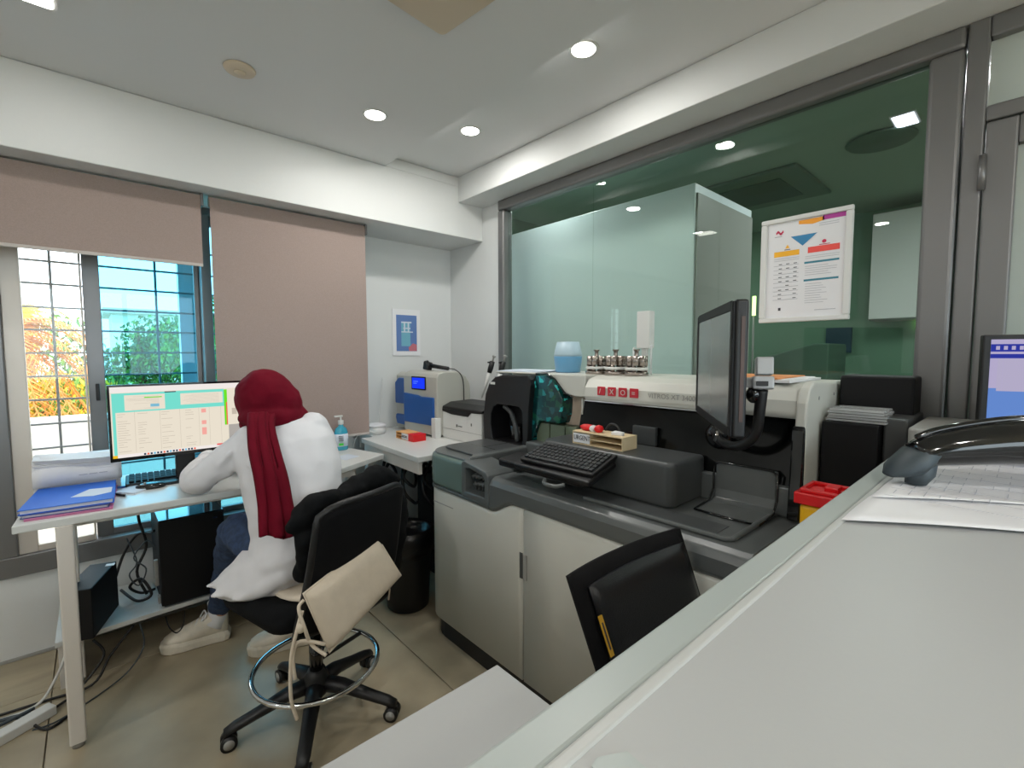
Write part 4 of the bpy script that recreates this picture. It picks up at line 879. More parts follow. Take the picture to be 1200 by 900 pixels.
# things on the deck and the lid
BX = thing('sample_rack', 'cream cardboard rack with shelves and an urgent sign on the analyser deck', 'rack', (1.42, 1.05, 1.0))
X0, X1, Y0, Y1, Z0, Z1 = 1.38, 1.47, .955, 1.185, 1.001, 1.050
b = B(card_m).box(X0, X1, Y0, Y1, Z0, Z0+.004).box(X0, X1, Y0, Y1, Z1-.004, Z1).box(X0, X1, Y0, Y0+.004, Z0+.004, Z1-.004).box(X0, X1, Y1-.004, Y1, Z0+.004, Z1-.004).box(X1-.004, X1, Y0+.004, Y1-.004, Z0+.004, Z1-.004)
obj('frame', b, parent=BX)
obj('shelf', B(card_m).box(X0+.003, X1-.004, Y0+.004, 1.11, Z0+.022, Z0+.025), parent=BX)
obj('divider', B(card_m).box(X0+.001, X1-.004, 1.108, 1.112, Z0+.004, Z1-.004), parent=BX)
obj('sign', B(paper).box(X0-.002, X0, 1.10, 1.18, Z0+.006, Z1-.008), parent=BX); text('URGENT', .026, print_d, BX, (X0-.0025, 1.177, Z0+.017), (0, -1, 0), (0, 0, 1), sx=.78)
RB = thing('red_wrapper', 'crumpled red and white packet on top of the cardboard rack', 'packet', (1.42, 1.11, Z1))
b = B(red_m); b.ball((1.42, 1.145, Z1+.012), (.022, .034, .013), 10).ball((1.415, 1.085, Z1+.013), (.02, .018, .016), 8); obj('red_part', b, parent=RB)
obj('white_part', B(paper).ball((1.412, 1.11, Z1+.012), (.02, .013, .014), 8), parent=RB)
tag(obj('tape_end', B(paper).prism([(1.40, 1.02), (1.44, 1.03), (1.43, .98), (1.41, .975)], 'Z', Z1, Z1+.012), bev=.003), 'small folded white wrapper at the right end of the cardboard rack', 'wrapper')
tag(obj('black_clip', B(blk).tube([(1.44, 1.075, Z1+.006), (1.45, 1.06, Z1+.03), (1.45, 1.03, Z1+.028), (1.445, 1.01, Z1+.006)], .004, 8, sub=4)), 'small black clip beside the red packet', 'clip')
LT = 1.2545
CP = thing('plastic_cup', 'frosted and blue two tone tub on the white lid of the large analyser', 'tub', (1.76, 1.545, LT))
obj('lower_cup', B(cup_b).lathe([(.058, 0), (.062, .004), (.070, .075), (.0705, .079)], (1.76, 1.545, LT), 32), parent=CP)
obj('upper_cup', B(cup_w).lathe([(.070, .079), (.069, .09), (.055, .15), (.001, .152)], (1.76, 1.545, LT), 32), parent=CP)
obj('base_ring', B(blue_p).lathe([(.059, 0), (.060, .012), (.058, .012)], (1.76, 1.545, LT), 32), parent=CP)
pts = [(1.60, 1.90), (1.74, 1.93), (1.78, 1.65), (1.62, 1.62)]
tag(obj('paper_sheets', B(paper_b).prism(pts, 'Z', LT, LT+.004).prism([(x+.03, y-.03) for x, y in pts], 'Z', LT+.004, LT+.008)), 'pale papers lying on the left end of the white lid', 'papers')
def turret(y, label, extra=None):
    t = thing('steel_canister', label, 'canister', (1.72, y, LT), 'three steel canisters with knobs on the white lid')
    c = (1.72, y, LT)
    obj('base_plate', B(steel).lathe([(.05, 0), (.05, .012), (.046, .014)], c, 28), parent=t)
    b = B(steel)
    for k in range(6):
        a_ = k*1.047+.3; b.cyl((1.72+.036*math.cos(a_), y+.036*math.sin(a_), LT+.012), (1.72+.036*math.cos(a_), y+.036*math.sin(a_), LT+.045), .009, n=10)
    obj('support_pegs', b, parent=t)
    obj('collar', B(white_pl).lathe([(.046, .022), (.05, .027), (.046, .034)], c, 24), parent=t)
    for k in range(7):
        a_ = k*2*math.pi/7; obj('cylinder', B(steel).cyl((1.72+.031*math.cos(a_), y+.031*math.sin(a_), LT+.042), (1.72+.031*math.cos(a_), y+.031*math.sin(a_), LT+.082), .0155, n=14), parent=t)
    obj('knob', B(steel).lathe([(.012, .078), (.009, .085), (.008, .10), (.014, .108), (.014, .111)], c, 18), parent=t)
turret(1.337, 'leftmost of the three steel canisters on the white lid')
turret(1.232, 'middle one of the three steel canisters on the white lid')
turret(1.125, 'right steel canister on the white lid, white box standing behind it')
tb_ = thing('card_box', 'tall narrow white box standing up behind the right steel canister', 'box', (1.80, 1.13, LT))
obj('pins', B(clear_p).cyl((1.79, 1.10, LT), (1.79, 1.10, LT+.13), .006).cyl((1.79, 1.185, LT), (1.79, 1.185, LT+.12), .006), parent=tb_)
obj('carton', B(white_pl).box(1.775, 1.815, 1.10, 1.163, LT+.115, LT+.275).box(1.785, 1.805, 1.12, 1.145, LT, LT+.115), parent=tb_, bev=.002)
# folders on the right end of the lid
for k, (l, mt_, dz, n_) in enumerate((('white and grey papers under the orange folder on the lid', paper, 0, 'paper_pile'), ('orange folder on top of the papers on the lid', orange_m, .010, 'orange_folder'))):
    b = B(mt_); P_ = [(1.60+.02*k, .50+.04*k), (1.66, .80), (1.90, .78), (1.92, .50+.05*k)]; b.prism(P_, 'Z', LT+.0005+dz, LT+dz+(.008 if k == 0 else .004))
    if k == 1: b.m(paper); b.prism([(x+.01, y-.03) for x, y in P_], 'Z', LT+dz-.002, LT+dz)
    tag(obj(n_, b), l, 'papers' if k == 0 else 'folder')
# monitor on its arm
A_ = V((1.085, .455, 0)); Bp = V((1.50, .745, 0)); ux = (A_-Bp).normalized(); un = V((-ux.y, ux.x, 0))
if un.dot(V((0, 0, 0))-A_) < 0: un = -un
MM = thing('touch_monitor', 'black framed touch monitor seen edge on, on the arm of the large analyser', 'monitor', tuple((A_+Bp)/2+V((0, 0, 1.14))))
W2 = (A_-Bp).length; ctr = (A_+Bp)/2+V((0, 0, 1.312)); tl = M(((ux.x, -un.x, 0), (ux.y, -un.y, 0), (0, 0, 1))); tl = (M.Rotation(R(-3), 3, 'Z') if 0 else M.Identity(3)) @ tl
b = B(blk).obox(ctr-un*.015, (W2, .03, .318), tl); obj('casing', b, parent=MM, bev=.007, seg=3)
b = B(blk); b.obox(ctr-un*.045-ux*.06, (W2*.4, .03, .2), tl); obj('rear_housing', b, parent=MM, bev=.01)
b = B(mat('grey_screen', (112, 116, 116), .22)); b.obox(ctr+un*.0015, (W2-.046, .003, .268), tl); obj('screen', b, parent=MM)
b = B(blk_g)
for s in (-1, 1): b.obox(ctr+un*.002+ux*s*(W2/2-.012), (.022, .006, .31), tl); b.obox(ctr+un*.002+V((0, 0, s*.146)), (W2-.046, .006, .024), tl)
b.mats = [blk_m]; obj('bezel', b, parent=MM, bev=.002)
b = B(mat('brown_edge', (72, 50, 42), .4)); b.obox(ctr-un*.018+ux*(W2/2+.0008), (.002, .008, .24), tl); obj('edge_strip', b, parent=MM)
AR = thing('monitor_arm', 'curved black monitor arm with a grey metal joint behind the touch monitor', 'arm', (1.46, .60, .86))
j = ctr-un*.06
jo = V((1.45, .525, 1.262)); jg = mat('joint_grey', (172, 172, 172), .4, .3)
obj('joint_block', B(jg).obox(jo, (.06, .055, .038), (0, .1, .5)).obox(jo+V((-.01, .035, .0)), (.03, .05, .03), (0, 0, .2)), parent=AR, bev=.005)
obj('joint_knob', B(jg).cyl(jo+V((-.035, .07, -.002)), jo+V((-.075, .062, -.002)), .021, n=20), parent=AR, bev=.002)
obj('joint_slot', B(blk).obox(jo+V((-.031, -.012, .0)), (.006, .03, .014), (0, .1, .5)), parent=AR)
obj('top_bracket', B(jg).obox(jo+V((.01, .0, .048)), (.045, .045, .052), (0, .12, .5)), parent=AR, bev=.004)
obj('link', B(grey_pl).tube([jo+V((-.03, .07, 0)), (jo+V((-.03, .07, 0)))*.5+j*.5+V((0, 0, .0)), j], .013, 12), parent=AR)
obj('joint_ball', B(blk_g).ball(jo+V((-.005, .02, -.035)), (.022, .022, .026), 16), parent=AR)
obj('arm_tube', B(blk).tube([jo+V((0, 0, -.02)), (1.45, .53, 1.17), (1.455, .54, 1.11), (1.46, .575, 1.072), (1.48, .62, 1.058), (1.53, .68, 1.062), (1.556, .70, 1.07)], [.017, .015, .015, .015, .014], 14, sub=6), parent=AR)
obj('wall_plate', B(blk_g).lathe([(.045, 0), (.045, .008), (.03, .016), (.001, .016)], (1.572, .70, 1.07), 24, V((-1, 0, 0)).to_track_quat('Z', 'Y').to_matrix()), parent=AR)
obj('lever', B(chrome).obox((1.47, .665, 1.085), (.04, .012, .018), (0, .7, .6)), parent=AR, bev=.003)

# black cabinet boxes right of the machine, plates, sharps bin
CB = thing('black_cabinet', 'black printer cabinet standing right of the large analyser', 'cabinet', (1.8, .31, 0))
obj('body', B(blk_m).box(1.66, 1.95, .285, .425, 0, 1.14), parent=CB, bev=.004)
obj('side_block', B(mat('charcoal_side', (62, 64, 64), .5)).box(1.70, 1.97, .226, .282, 0, 1.16), parent=CB, bev=.006)
obj('top_box', B(blk_m).box(1.84, 1.975, .235, .425, 1.141, 1.275), parent=CB, bev=.008)
TP = thing('plate_stack', 'stack of clear plastic plates on the black cabinet', 'plates', (1.74, .35, 1.141))
for k in range(5): obj('plate', B(clear_p).obox((1.74+.004*(k % 2), .345, 1.1455+k*.008), (.12, .15-.004*k, .006), (0, 0, .05*(k % 3-1))), parent=TP, bev=.001)
SB = thing('sharps_bin', 'yellow sharps bin with a red lid behind the counter edge', 'bin', (1.27, .33, .80))
tag(obj('corner_stand', B(white_lam).box(1.20, 1.60, .235, .42, .0, .80), bev=.004), 'white stand beside the large analyser carrying the sharps bin', 'stand')
obj('tub', B(yel_m).prism([(1.335, .27), (1.44, .27), (1.44, .385), (1.335, .385)], 'Z', .80, .965), parent=SB, bev=.012, seg=3)
obj('lid', B(red_m).box(1.325, 1.45, .26, .395, .965, .995).box(1.335, 1.345, .272, .385, .995, 1.005).box(1.43, 1.44, .272, .385, .995, 1.005).box(1.345, 1.43, .272, .282, .995, 1.005).box(1.345, 1.43, .375, .385, .995, 1.005).box(1.37, 1.41, .31, .34, .995, 1.01), parent=SB, bev=.003)
tag(obj('grey_device', B(grey_pl).prism(rrect(1.60, 1.95, .02, .215, .02), 'Z', 1.1015, 1.150), bev=.006), 'low pale grey device at the far end of the counter', 'device')

# ============================================================ COUNTER
CT = thing('reception_counter', 'large pale high counter filling the lower right foreground', 'counter', (.7, -.2, 0))
CZ = 1.10; CE = .220
obj('top_board', B(counter_m).box(-1.6, 1.98, -.60, CE-.036, CZ-.03, CZ), parent=CT, bev=.002)
obj('edge_strip', B(edge_m).box(-1.6, 1.98, CE-.034, CE, CZ-.05, CZ), parent=CT, bev=.004, seg=3)
obj('edge_bead', B(mat('bead_grey', (180, 181, 178), .4)).box(-1.6, 1.98, CE-.045, CE-.034, CZ-.02, CZ+.002), parent=CT, bev=.003, seg=3)
obj('front_panel', B(white_lam).box(-1.6, 1.98, .15, .18, .0, CZ-.03), parent=CT, bev=.002)
obj('rear_panel', B(white_lam).box(-1.6, 1.98, -.55, -.52, .0, CZ-.03), parent=CT, bev=.002)
obj('corner_pad', B(edge_m).prism([(.213, .166), (.220, .168), (.238, .158), (.236, .142), (.20, .13)], 'Z', CZ+.0005, CZ+.0015), parent=CT)
WT = thing('low_white_table', 'low white table top in front of the high counter, bottom centre of the photo', 'table', (-.1, .43, 0))
obj('tabletop', B(counter_m).box(-1.2, .556, .182, .664, .722, .75), parent=WT, bev=.002)
for x in (-1.15, .50): obj('leg', B(leg_w).box(x-.02, x+.02, .60, .64, 0, .722), parent=WT, bev=.003); 
# printed sheets on the counter
SH2 = thing('printed_sheets', 'printed white sheets lying on the counter under the black curved handset', 'papers', (1.15, .05, CZ))
def wavy(b, P, z0, amp, n=14):
    vs = []
    for i in range(n+1):
        for j_ in range(n+1):
            u, v = i/n, j_/n; p = V(P[0])*(1-u)*(1-v)+V(P[1])*u*(1-v)+V(P[2])*u*v+V(P[3])*(1-u)*v
            e = max(abs(u-.5), abs(v-.5))*2; vs.append((p.x, p.y, z0+amp*(.5+.5*math.sin(9*u+4*v))*e**4))
    return b.faces(vs, [(i*(n+1)+j_, (i+1)*(n+1)+j_, (i+1)*(n+1)+j_+1, i*(n+1)+j_+1) for i in range(n) for j_ in range(n)], True)
for k, P in enumerate((((.81, .178, 0), (1.38, .17, 0), (1.38, -.16, 0), (.99, -.07, 0)), ((.97, .172, 0), (1.45, .168, 0), (1.5, -.13, 0), (1.13, -.03, 0)))):
    o_ = obj('sheet', wavy(B(paper), P, CZ+.0025+.002*k, .004), parent=SH2); m_ = o_.modifiers.new('thick', 'SOLIDIFY'); m_.thickness = .0006
b = B(print_m); rng = random.Random(9)
for i in range(15):
    y = .15-i*.019
    for k in range(7):
        x = 1.02+k*.06+i*.006
        if rng.random() < .75: b.box(x, x+.02+rng.random()*.025, y, y+.0012, CZ+.0075, CZ+.0079)
for k in range(8): b.box(1.0+k*.06, 1.001+k*.06, -.10, .16, CZ+.0075, CZ+.0078)
o_ = obj('print', b, parent=SH2)
HS = thing('handset', 'glossy black curved handset with a dark grey end, arched over the printed sheets', 'handset', (1.12, .15, CZ+.008))
def ptd(x, y, d): return V((0, 0, 1.35))+(rt*((x-600)/547.5)+up*((450-y)/547.5)+fw)*d
hp_ = [V((1.115, .150, 1.135)), V((1.135, .13, 1.168)), V((1.165, .085, 1.190)), V((1.215, .0, 1.210)), V((1.27, -.10, 1.210)), V((1.31, -.18, 1.195)), V((1.34, -.25, 1.165)), V((1.35, -.28, 1.13))]
b = B(blk_g); pts = spline(hp_, 6); n = len(pts); rings = []
for i, p in enumerate(pts):
    if i < 5: continue
    t = (pts[min(i+1, n-1)]-pts[max(i-1, 0)]).normalized(); s = t.cross(V((0, 0, 1))).normalized(); u_ = s.cross(t)
    k = .78+1.0*min(1, i/n*2.0); rings.append((p-u_*(k-.8)*.02, s*.030*k, u_*.026*k))
b.loft(rings, 20); hm = obj('grip', b, parent=HS)
b = B(dgrey); e0 = hp_[0]; d0 = (hp_[1]-hp_[0]).normalized(); s0 = d0.cross(V((0, 0, 1))).normalized()
b.loft([(e0+V((-.022, .020, -.012)), s0*.016, V((0, 0, .003))), (e0+V((-.008, .010, .000)), s0*.034, V((0, 0, .016))), (e0+V((.010, -.008, .014)), s0*.038, V((0, 0, .028))), (e0+V((.034, -.034, .040)), s0*.034, V((0, 0, .026)))], 8)
b.loft([(V((1.125, .135, 1.108)), V((.016, 0, 0)), V((0, .016, 0))), (V((1.13, .13, 1.125)), V((.024, 0, 0)), V((0, .022, 0))), (V((1.135, .13, 1.15)), V((.026, 0, 0)), V((0, .024, 0)))], 16)
obj('grey_end', b, parent=HS)
b = B(dgrey).loft([(V((1.35, -.29, 1.108)), V((.03, 0, 0)), V((0, .03, 0))), (V((1.35, -.28, 1.15)), V((.03, 0, 0)), V((0, .03, 0)))], 16); obj('far_end', b, parent=HS)
obj('gloss_ridge', B(blk_g).tube([p+V((-.005, .008, .024)) for p in pts[6:-8]], .006, 8), parent=HS)
# second monitor on the counter
M2 = thing('desktop_monitor', 'black monitor with a blue and lilac table screen at the right edge of the photo', 'monitor', (1.86, -.12, CZ))
o2 = V((1.69, .088, 1.133)); x2 = V((.30, -.954, 0)).normalized()*.50; y2 = V((.02, .0, .262)); n2 = x2.cross(y2).normalized()
if n2.dot(V((0, 0, 1.35))-o2) < 0: n2 = -n2
xr = x2.normalized(); tl2 = M(((xr.x, -n2.x, 0), (xr.y, -n2.y, 0), (0, 0, 1)))
c2 = o2+x2/2+V((0, 0, .131))
obj('casing', B(blk).obox(c2-n2*.012, (.50, .024, .262), tl2), parent=M2, bev=.004)
f2 = F(c2-xr*.235+V((0, 0, -.118)), xr*.47, (0, 0, .236), n2)
b = B(emat('s2_base', (205, 200, 225), .8)); a = lambda u0, u1, v0, v1, mt, l: (b.m(mt), b.quad(*[f2(u, v)+f2.n*(.0008+.0004*l) for u, v in ((u0, v0), (u1, v0), (u1, v1), (u0, v1))]))
s_bl, s_nv, s_li, s_pk = emat('s2_blue', (110, 150, 225), .8), emat('s2_navy', (52, 62, 170), .8), emat('s2_lilac', (196, 186, 222), .8), emat('s2_pink', (196, 188, 218), .8)
a(0, 1, 0, 1, s_bl, 0); a(0, 1, .48, 1, s_li, 1); a(.0, .30, .87, .95, s_nv, 2); a(.33, .6, .87, .95, s_nv, 2); a(.0, 1, .80, .845, s_nv, 2); a(.03, 1, .45, .79, s_pk, 2)
for k in range(9): a(.02+k*.03, .035+k*.03, .89, .93, s_li, 3)
for k in range(14): a(.04, .95, .47+k*.022, .473+k*.022, s_li, 3)
for k in range(9): a(.05+k*.1, .052+k*.1, .45, .79, s_li, 3)
obj('screen', b, parent=M2)
obj('stand', B(blk).cyl(c2-n2*.03+V((0, 0, -.06)), c2-n2*.03+V((0, 0, -.15)), .02).box(c2.x-.06, c2.x+.08, c2.y-.1, c2.y+.1, CZ+.001, CZ+.012), parent=M2, bev=.003)

# ============================================================ CHAIRS
def star_base(t, cx, cy, r, a0, hub_z=.11):
    for k in range(5):
        a_ = R(a0+72*k); d = V((math.cos(a_), math.sin(a_), 0)); s = V((-d.y, d.x, 0)); c = V((cx, cy, 0))
        b = B(blk)
        b.loft([(c+d*.02+V((0, 0, .125)), s*.034, V((0, 0, .028))), (c+d*.10+V((0, 0, .118)), s*.028, V((0, 0, .024))), (c+d*r*.7+V((0, 0, .088)), s*.023, V((0, 0, .018))), (c+d*r*.95+V((0, 0, .068)), s*.022, V((0, 0, .016))), (c+d*(r+.015)+V((0, 0, .055)), s*.017, V((0, 0, .016)))], 16)
        arm = obj('base_arm', b, parent=t)
        w = c+d*r; b = B(blk)
        for e in (-1, 1): b.cyl(w+s*(.006*e)+V((0, 0, .026)), w+s*(.024*e)+V((0, 0, .026)), .026, n=18)
        b.cyl(w+V((0, 0, .03)), w+V((0, 0, .06)), .008, n=10)
        ca = obj('caster', b, parent=arm); 
        ca.data.materials.append(grey_pl)
        for e in (-1, 1): obj('wheel_cap', B(grey_pl).cyl(w+s*(.0235*e)+V((0, 0, .026)), w+s*(.0255*e)+V((0, 0, .026)), .017, n=18), parent=arm)
def office_chair():
    cx, cy = .57, 1.73
    t = thing('office_chair', 'black mesh backed swivel chair with chrome foot ring, occupied, beige cushion tied on', 'chair', (cx, cy, 0))
    star_base(t, cx, cy, .285, 26)
    obj('hub', B(blk).lathe([(.035, .085), (.045, .10), (.05, .14), (.035, .165), (.03, .18)], (cx, cy, 0), 24), parent=t)
    obj('column', B(blk_g).cyl((cx, cy, .15), (cx, cy, .30), .024).cyl((cx, cy, .30), (cx, cy, .45), .017), parent=t)
    rg = obj('foot_ring', B(chrome).tube([(cx+.215*math.cos(k*math.pi/24), cy-.01+.215*math.sin(k*math.pi/24), .205) for k in range(48)], .009, 10, closed=True), parent=t)
    b = B(blk)
    for a_ in (20, 56): b.tube([(cx+.02*math.cos(R(a_)), cy+.02*math.sin(R(a_)), .205), (cx+.21*math.cos(R(a_)), cy-.01+.21*math.sin(R(a_)), .205)], .008, 8)
    obj('ring_spoke', b, parent=t)
    # seat
    b = B(jacket_m); P = rrect(-.21, .21, -.20, .22, .07, 5); q_ = lambda p, k=1: (cx-.02+p[0]*k*math.cos(.25)-p[1]*k*math.sin(.25), cy+.04+p[0]*k*math.sin(.25)+p[1]*k*math.cos(.25))
    vs = []; n = len(P)
    for k, z in ((.86, .445), (.98, .455), (1, .475), (.97, .50), (.85, .512)): vs += [(*q_(p, k), z) for p in P]
    fs = [(i*n+j, i*n+(j+1) % n, (i+1)*n+(j+1) % n, (i+1)*n+j) for i in range(4) for j in range(n)]+[tuple(range(n-1, -1, -1)), tuple(range(4*n, 5*n))]
    obj('seat', b.faces(vs, fs, True), parent=t)
    obj('seat_plate', B(blk).box(cx-.10, cx+.10, cy-.08, cy+.14, .42, .447), parent=t, bev=.01)
    # back: lower left, upper left, upper right, lower right ; slight concave curve in plan
    b = B(mesh_m); n = 14; m_ = 12; vs = []
    LL, UL, UR, LR = V((.435, 1.505, .46)), V((.505, 1.475, .862)), V((.865, 1.615, .858)), V((.79, 1.60, .44))
    nn = (UR-UL).cross(UL-LL).normalized()
    if nn.dot(V((0, -1, 0))) < 0: nn = -nn
    def bk(u, v):
        p = (LL*(1-u)+LR*u)*(1-v)+(UL*(1-u)+UR*u)*v
        e = abs(u-.5)*2; c_ = 0
        if v > .85: c_ = ((v-.85)/.15)*.028*e**6
        return p+nn*(.045*(4*u*(1-u)))*(.6+.4*v)+nn*.012*math.sin(v*3.1)-V((0, 0, c_))+V((0, 0, .012*math.sin(math.pi*u)*v))
    fs = [(i*(m_+1)+j, (i+1)*(m_+1)+j, (i+1)*(m_+1)+j+1, i*(m_+1)+j+1) for i in range(n) for j in range(m_)]
    o_ = obj('backrest', b.faces([bk(i/n, j/m_) for i in range(n+1) for j in range(m_+1)], fs, True), parent=t)
    s_ = o_.modifiers.new('thick', 'SOLIDIFY'); s_.thickness = .022; s_.offset = 0; 
    per = [bk(i/12, 1) for i in range(13)]+[bk(1, 1-i/10) for i in range(1, 11)]+[bk(1-i/12, 0) for i in range(1, 13)]+[bk(0, i/10) for i in range(1, 10)]
    obj('back_frame', B(blk).tube(per, .013, 8, closed=True), parent=o_)
    obj('back_bracket', B(blk).tube([bk(.5, .35)+nn*-.02, (cx+.03, cy-.17, .43), (cx, cy-.05, .425)], .018, 10, sub=5), parent=t)
    return t, bk, nn
CH, bk, bn = office_chair()
# beige cushion tied to the back
CU_ = thing('seat_cushion', 'beige cotton cushion hanging tied over the lower back of the occupied chair', 'cushion', (.6, 1.45, .45))
cc = [V((.443, 1.44, .625)), V((.725, 1.53, .70)), V((.80, 1.50, .545)), V((.50, 1.40, .435))]
b = B(cush_m); n = 16; nz = (cc[1]-cc[0]).cross(cc[3]-cc[0]).normalized()
if nz.y > 0: nz = -nz
vs = []
for sgn in (1, -1):
    for i in range(n+1):
        for j_ in range(n+1):
            u, v = i/n, j_/n; p = cc[0]*(1-u)*(1-v)+cc[1]*u*(1-v)+cc[2]*u*v+cc[3]*(1-u)*v
            th = .038*min(1, (1-abs(2*u-1)**6))**.5*min(1, (1-abs(2*v-1)**6))**.5
            vs.append(p+nz*sgn*th)
fs = []
N1 = n+1; K = N1*N1
for i in range(n):
    for j_ in range(n):
        fs += [(i*N1+j_, (i+1)*N1+j_, (i+1)*N1+j_+1, i*N1+j_+1), (K+i*N1+j_, K+i*N1+j_+1, K+(i+1)*N1+j_+1, K+(i+1)*N1+j_)]
o_ = obj('pad', b.faces(vs, fs, True), parent=CU_)
obj('piping', B(cush_m).tube([cc[0], cc[1], cc[2], cc[3]], .004, 6, closed=True), parent=o_)
b = B(cush_m)
kx = V((.435, 1.43, .55))
for pts in ([cc[3]+V((-.01, 0, .03)), kx+V((-.01, -.005, -.06)), kx+V((-.03, 0, -.1)), kx+V((-.028, -.005, -.17))], [kx+V((0, 0, .03)), kx+V((-.02, -.01, -.02)), kx+V((-.035, 0, -.10)), kx+V((-.04, 0, -.22)), kx+V((-.025, 0, -.30))], [cc[3]+V((-.012, -.01, .0)), kx+V((.02, -.01, -.08)), kx+V((0, -.02, -.02)), kx+V((-.01, 0, .04)), cc[0]+V((0, 0, -.02))]):
    b.tube(pts, .0055, 7, sub=6)
b.ball(kx+V((-.01, -.012, -.015)), (.014, .012, .016), 10); obj('tie_cord', b, parent=CU_)
obj('side_tie', B(cush_m).tube([cc[1]+V((0, 0, -.01)), cc[1]+V((.012, 0, .01)), cc[1]+V((.014, 0, .035))], .003, 6), parent=CU_)
obj('side_tie', B(cush_m).tube([cc[2]+V((-.05, 0, .0)), cc[2]+V((-.045, 0, -.04)), cc[2]+V((-.05, 0, -.075))], .003, 6), parent=CU_)
cb_ = tag(obj('seat_pad', B(cush_m).loft([((.575, 1.72, .513), (.13, .02, 0), (-.02, .15, 0)), ((.575, 1.72, .522), (.145, .02, 0), (-.02, .16, 0)), ((.575, 1.72, .53), (.13, .02, 0), (-.02, .15, 0))], 28)), 'thin beige seat pad under the seated person', 'cushion')
# jacket over the chair back
JK = tag(obj('jacket', B(jacket_m).cap([V((.46, 1.56, .80)), V((.53, 1.575, .845)), V((.62, 1.60, .842)), V((.70, 1.63, .86)), V((.80, 1.66, .875)), V((.86, 1.66, .855))], [.03, .045, .04, .045, .045, .028]).cap([V((.50, 1.57, .82)), V((.485, 1.56, .72)), V((.49, 1.58, .62))], [.035, .03, .03]).ball((.79, 1.67, .86), (.055, .04, .045)).cap([V((.84, 1.68, .85)), V((.88, 1.66, .76)), V((.86, 1.64, .62)), V((.84, 1.64, .52))], [.03, .035, .035, .03])), 'black jacket draped over the back of the occupied chair', 'jacket')
remesh(JK, .008, 5, .03, .06)
# second chair by the counter
C2 = thing('office_chair', 'black leather backed chair with a mustard label, between the counter and the large analyser', 'chair', (.9, .42+.0, 0))
star_base(C2, .92, .86-.02, .24, 10) if 0 else None
A0, B0 = V((.716, .604, .890)), V((1.128, .580, .895)); dn = V((.055, -.06, -.26))
vx = (B0-A0).normalized(); n0 = vx.cross(dn).normalized()
if n0.y > 0: n0 = -n0
def panel(b, A_, B_, D_, th, inset, off, rr=.04):
    vx = (B_-A_); W_ = vx.length; vx = vx.normalized(); H_ = D_.length; vd = D_.normalized()
    P = rrect(inset, W_-inset, inset, H_-inset, rr, 5); n = len(P)
    bow = lambda x: -n0*.03*(1-(2*x/W_-1)**2)
    vs = [A_+vx*x+vd*y+n0*off+bow(x) for x, y in P]+[A_+vx*x+vd*y+n0*(off+th)+bow(x) for x, y in P]
    # centre columns for the bow
    return b.faces(vs, [tuple(range(n)), tuple(range(2*n-1, n-1, -1))]+[(i, i+n, (i+1) % n+n, (i+1) % n) for i in range(n)], False)
def bowed(b, A_, B_, D_, th, inset, off, n=16, m=10, crown=0):
    vx = (B_-A_); W_ = vx.length; vx = vx.normalized(); H_ = D_.length; vd = D_.normalized(); vs = []
    for s in (0, 1):
        for i in range(n+1):
            for j_ in range(m+1):
                u, v = i/n, j_/m; x = inset+(W_-2*inset)*u; y = inset+(H_-2*inset)*v
                ed = (1-abs(2*u-1)**8)*(1-abs(2*v-1)**8)
                vs.append(A_+vx*x+vd*y+n0*(off+(th*(.35+.65*ed**.5) if s else 0)+crown*s*ed*(4*u*(1-u)))-n0*.028*(1-(2*x/W_-1)**2))
    K = (n+1)*(m+1); fs = []
    for i in range(n):
        for j_ in range(m):
            a_ = i*(m+1)+j_; c_ = a_+m+1; fs += [(a_, a_+1, c_+1, c_), (K+a_, K+c_, K+c_+1, K+a_+1)]
    for i in range(n):
        a_, c_ = i*(m+1), (i+1)*(m+1); fs += [(a_, c_, K+c_, K+a_), (a_+m, K+a_+m, K+c_+m, c_+m)]
    for j_ in range(m):
        fs += [(j_, K+j_, K+j_+1, j_+1), (n*(m+1)+j_, n*(m+1)+j_+1, K+n*(m+1)+j_+1, K+n*(m+1)+j_)]
    return b.faces(vs, fs, True)
DN = dn*1.45
obj('backrest', bowed(B(mat('matt_black_fabric', (13, 13, 15), .8, bump=.3, bscale=600, spec=.2)), A0, B0, DN, .03, 0, -.03), parent=C2)
lp = obj('leather_pad', bowed(B(leather), A0, B0, DN, .022, .030, .0, crown=.004), parent=C2)
vd = DN.normalized()
tg = A0+vx*.022+vd*.10+n0*.0075
obj('label_tag', B(label_y).obox(tg+vx*.004+vd*.035, (.012, .09, .002), M((vx, vd, n0)).transposed()), parent=C2)
obj('label_print', B(print_d).obox(tg+vx*.004+vd*.035+n0*.0012, (.004, .06, .0006), M((vx, vd, n0)).transposed()), parent=C2)
b = B(leather); P = rrect(-.22, .22, -.21, .21, .07, 5); n = len(P); vs = []
for k, z in ((.88, .435), (1, .455), (1, .48), (.9, .50)): vs += [(.93+p[0]*k, .42+p[1]*k*.95, z) for p in P]
obj('seat', b.faces(vs, [(i*n+j_, i*n+(j_+1) % n, (i+1)*n+(j_+1) % n, (i+1)*n+j_) for i in range(3) for j_ in range(n)]+[tuple(range(n-1, -1, -1)), tuple(range(3*n, 4*n))], True), parent=C2)
obj('back_bracket', B(blk).tube([(.96, .575, .60), (.96, .59, .48), (.95, .54, .425), (.93, .42, .42)], .02, 10, sub=5), parent=C2)
obj('column', B(blk_g).cyl((.93, .39, .12), (.93, .39, .43), .022), parent=C2)
star_base(C2, .93, .39, .17, 20)

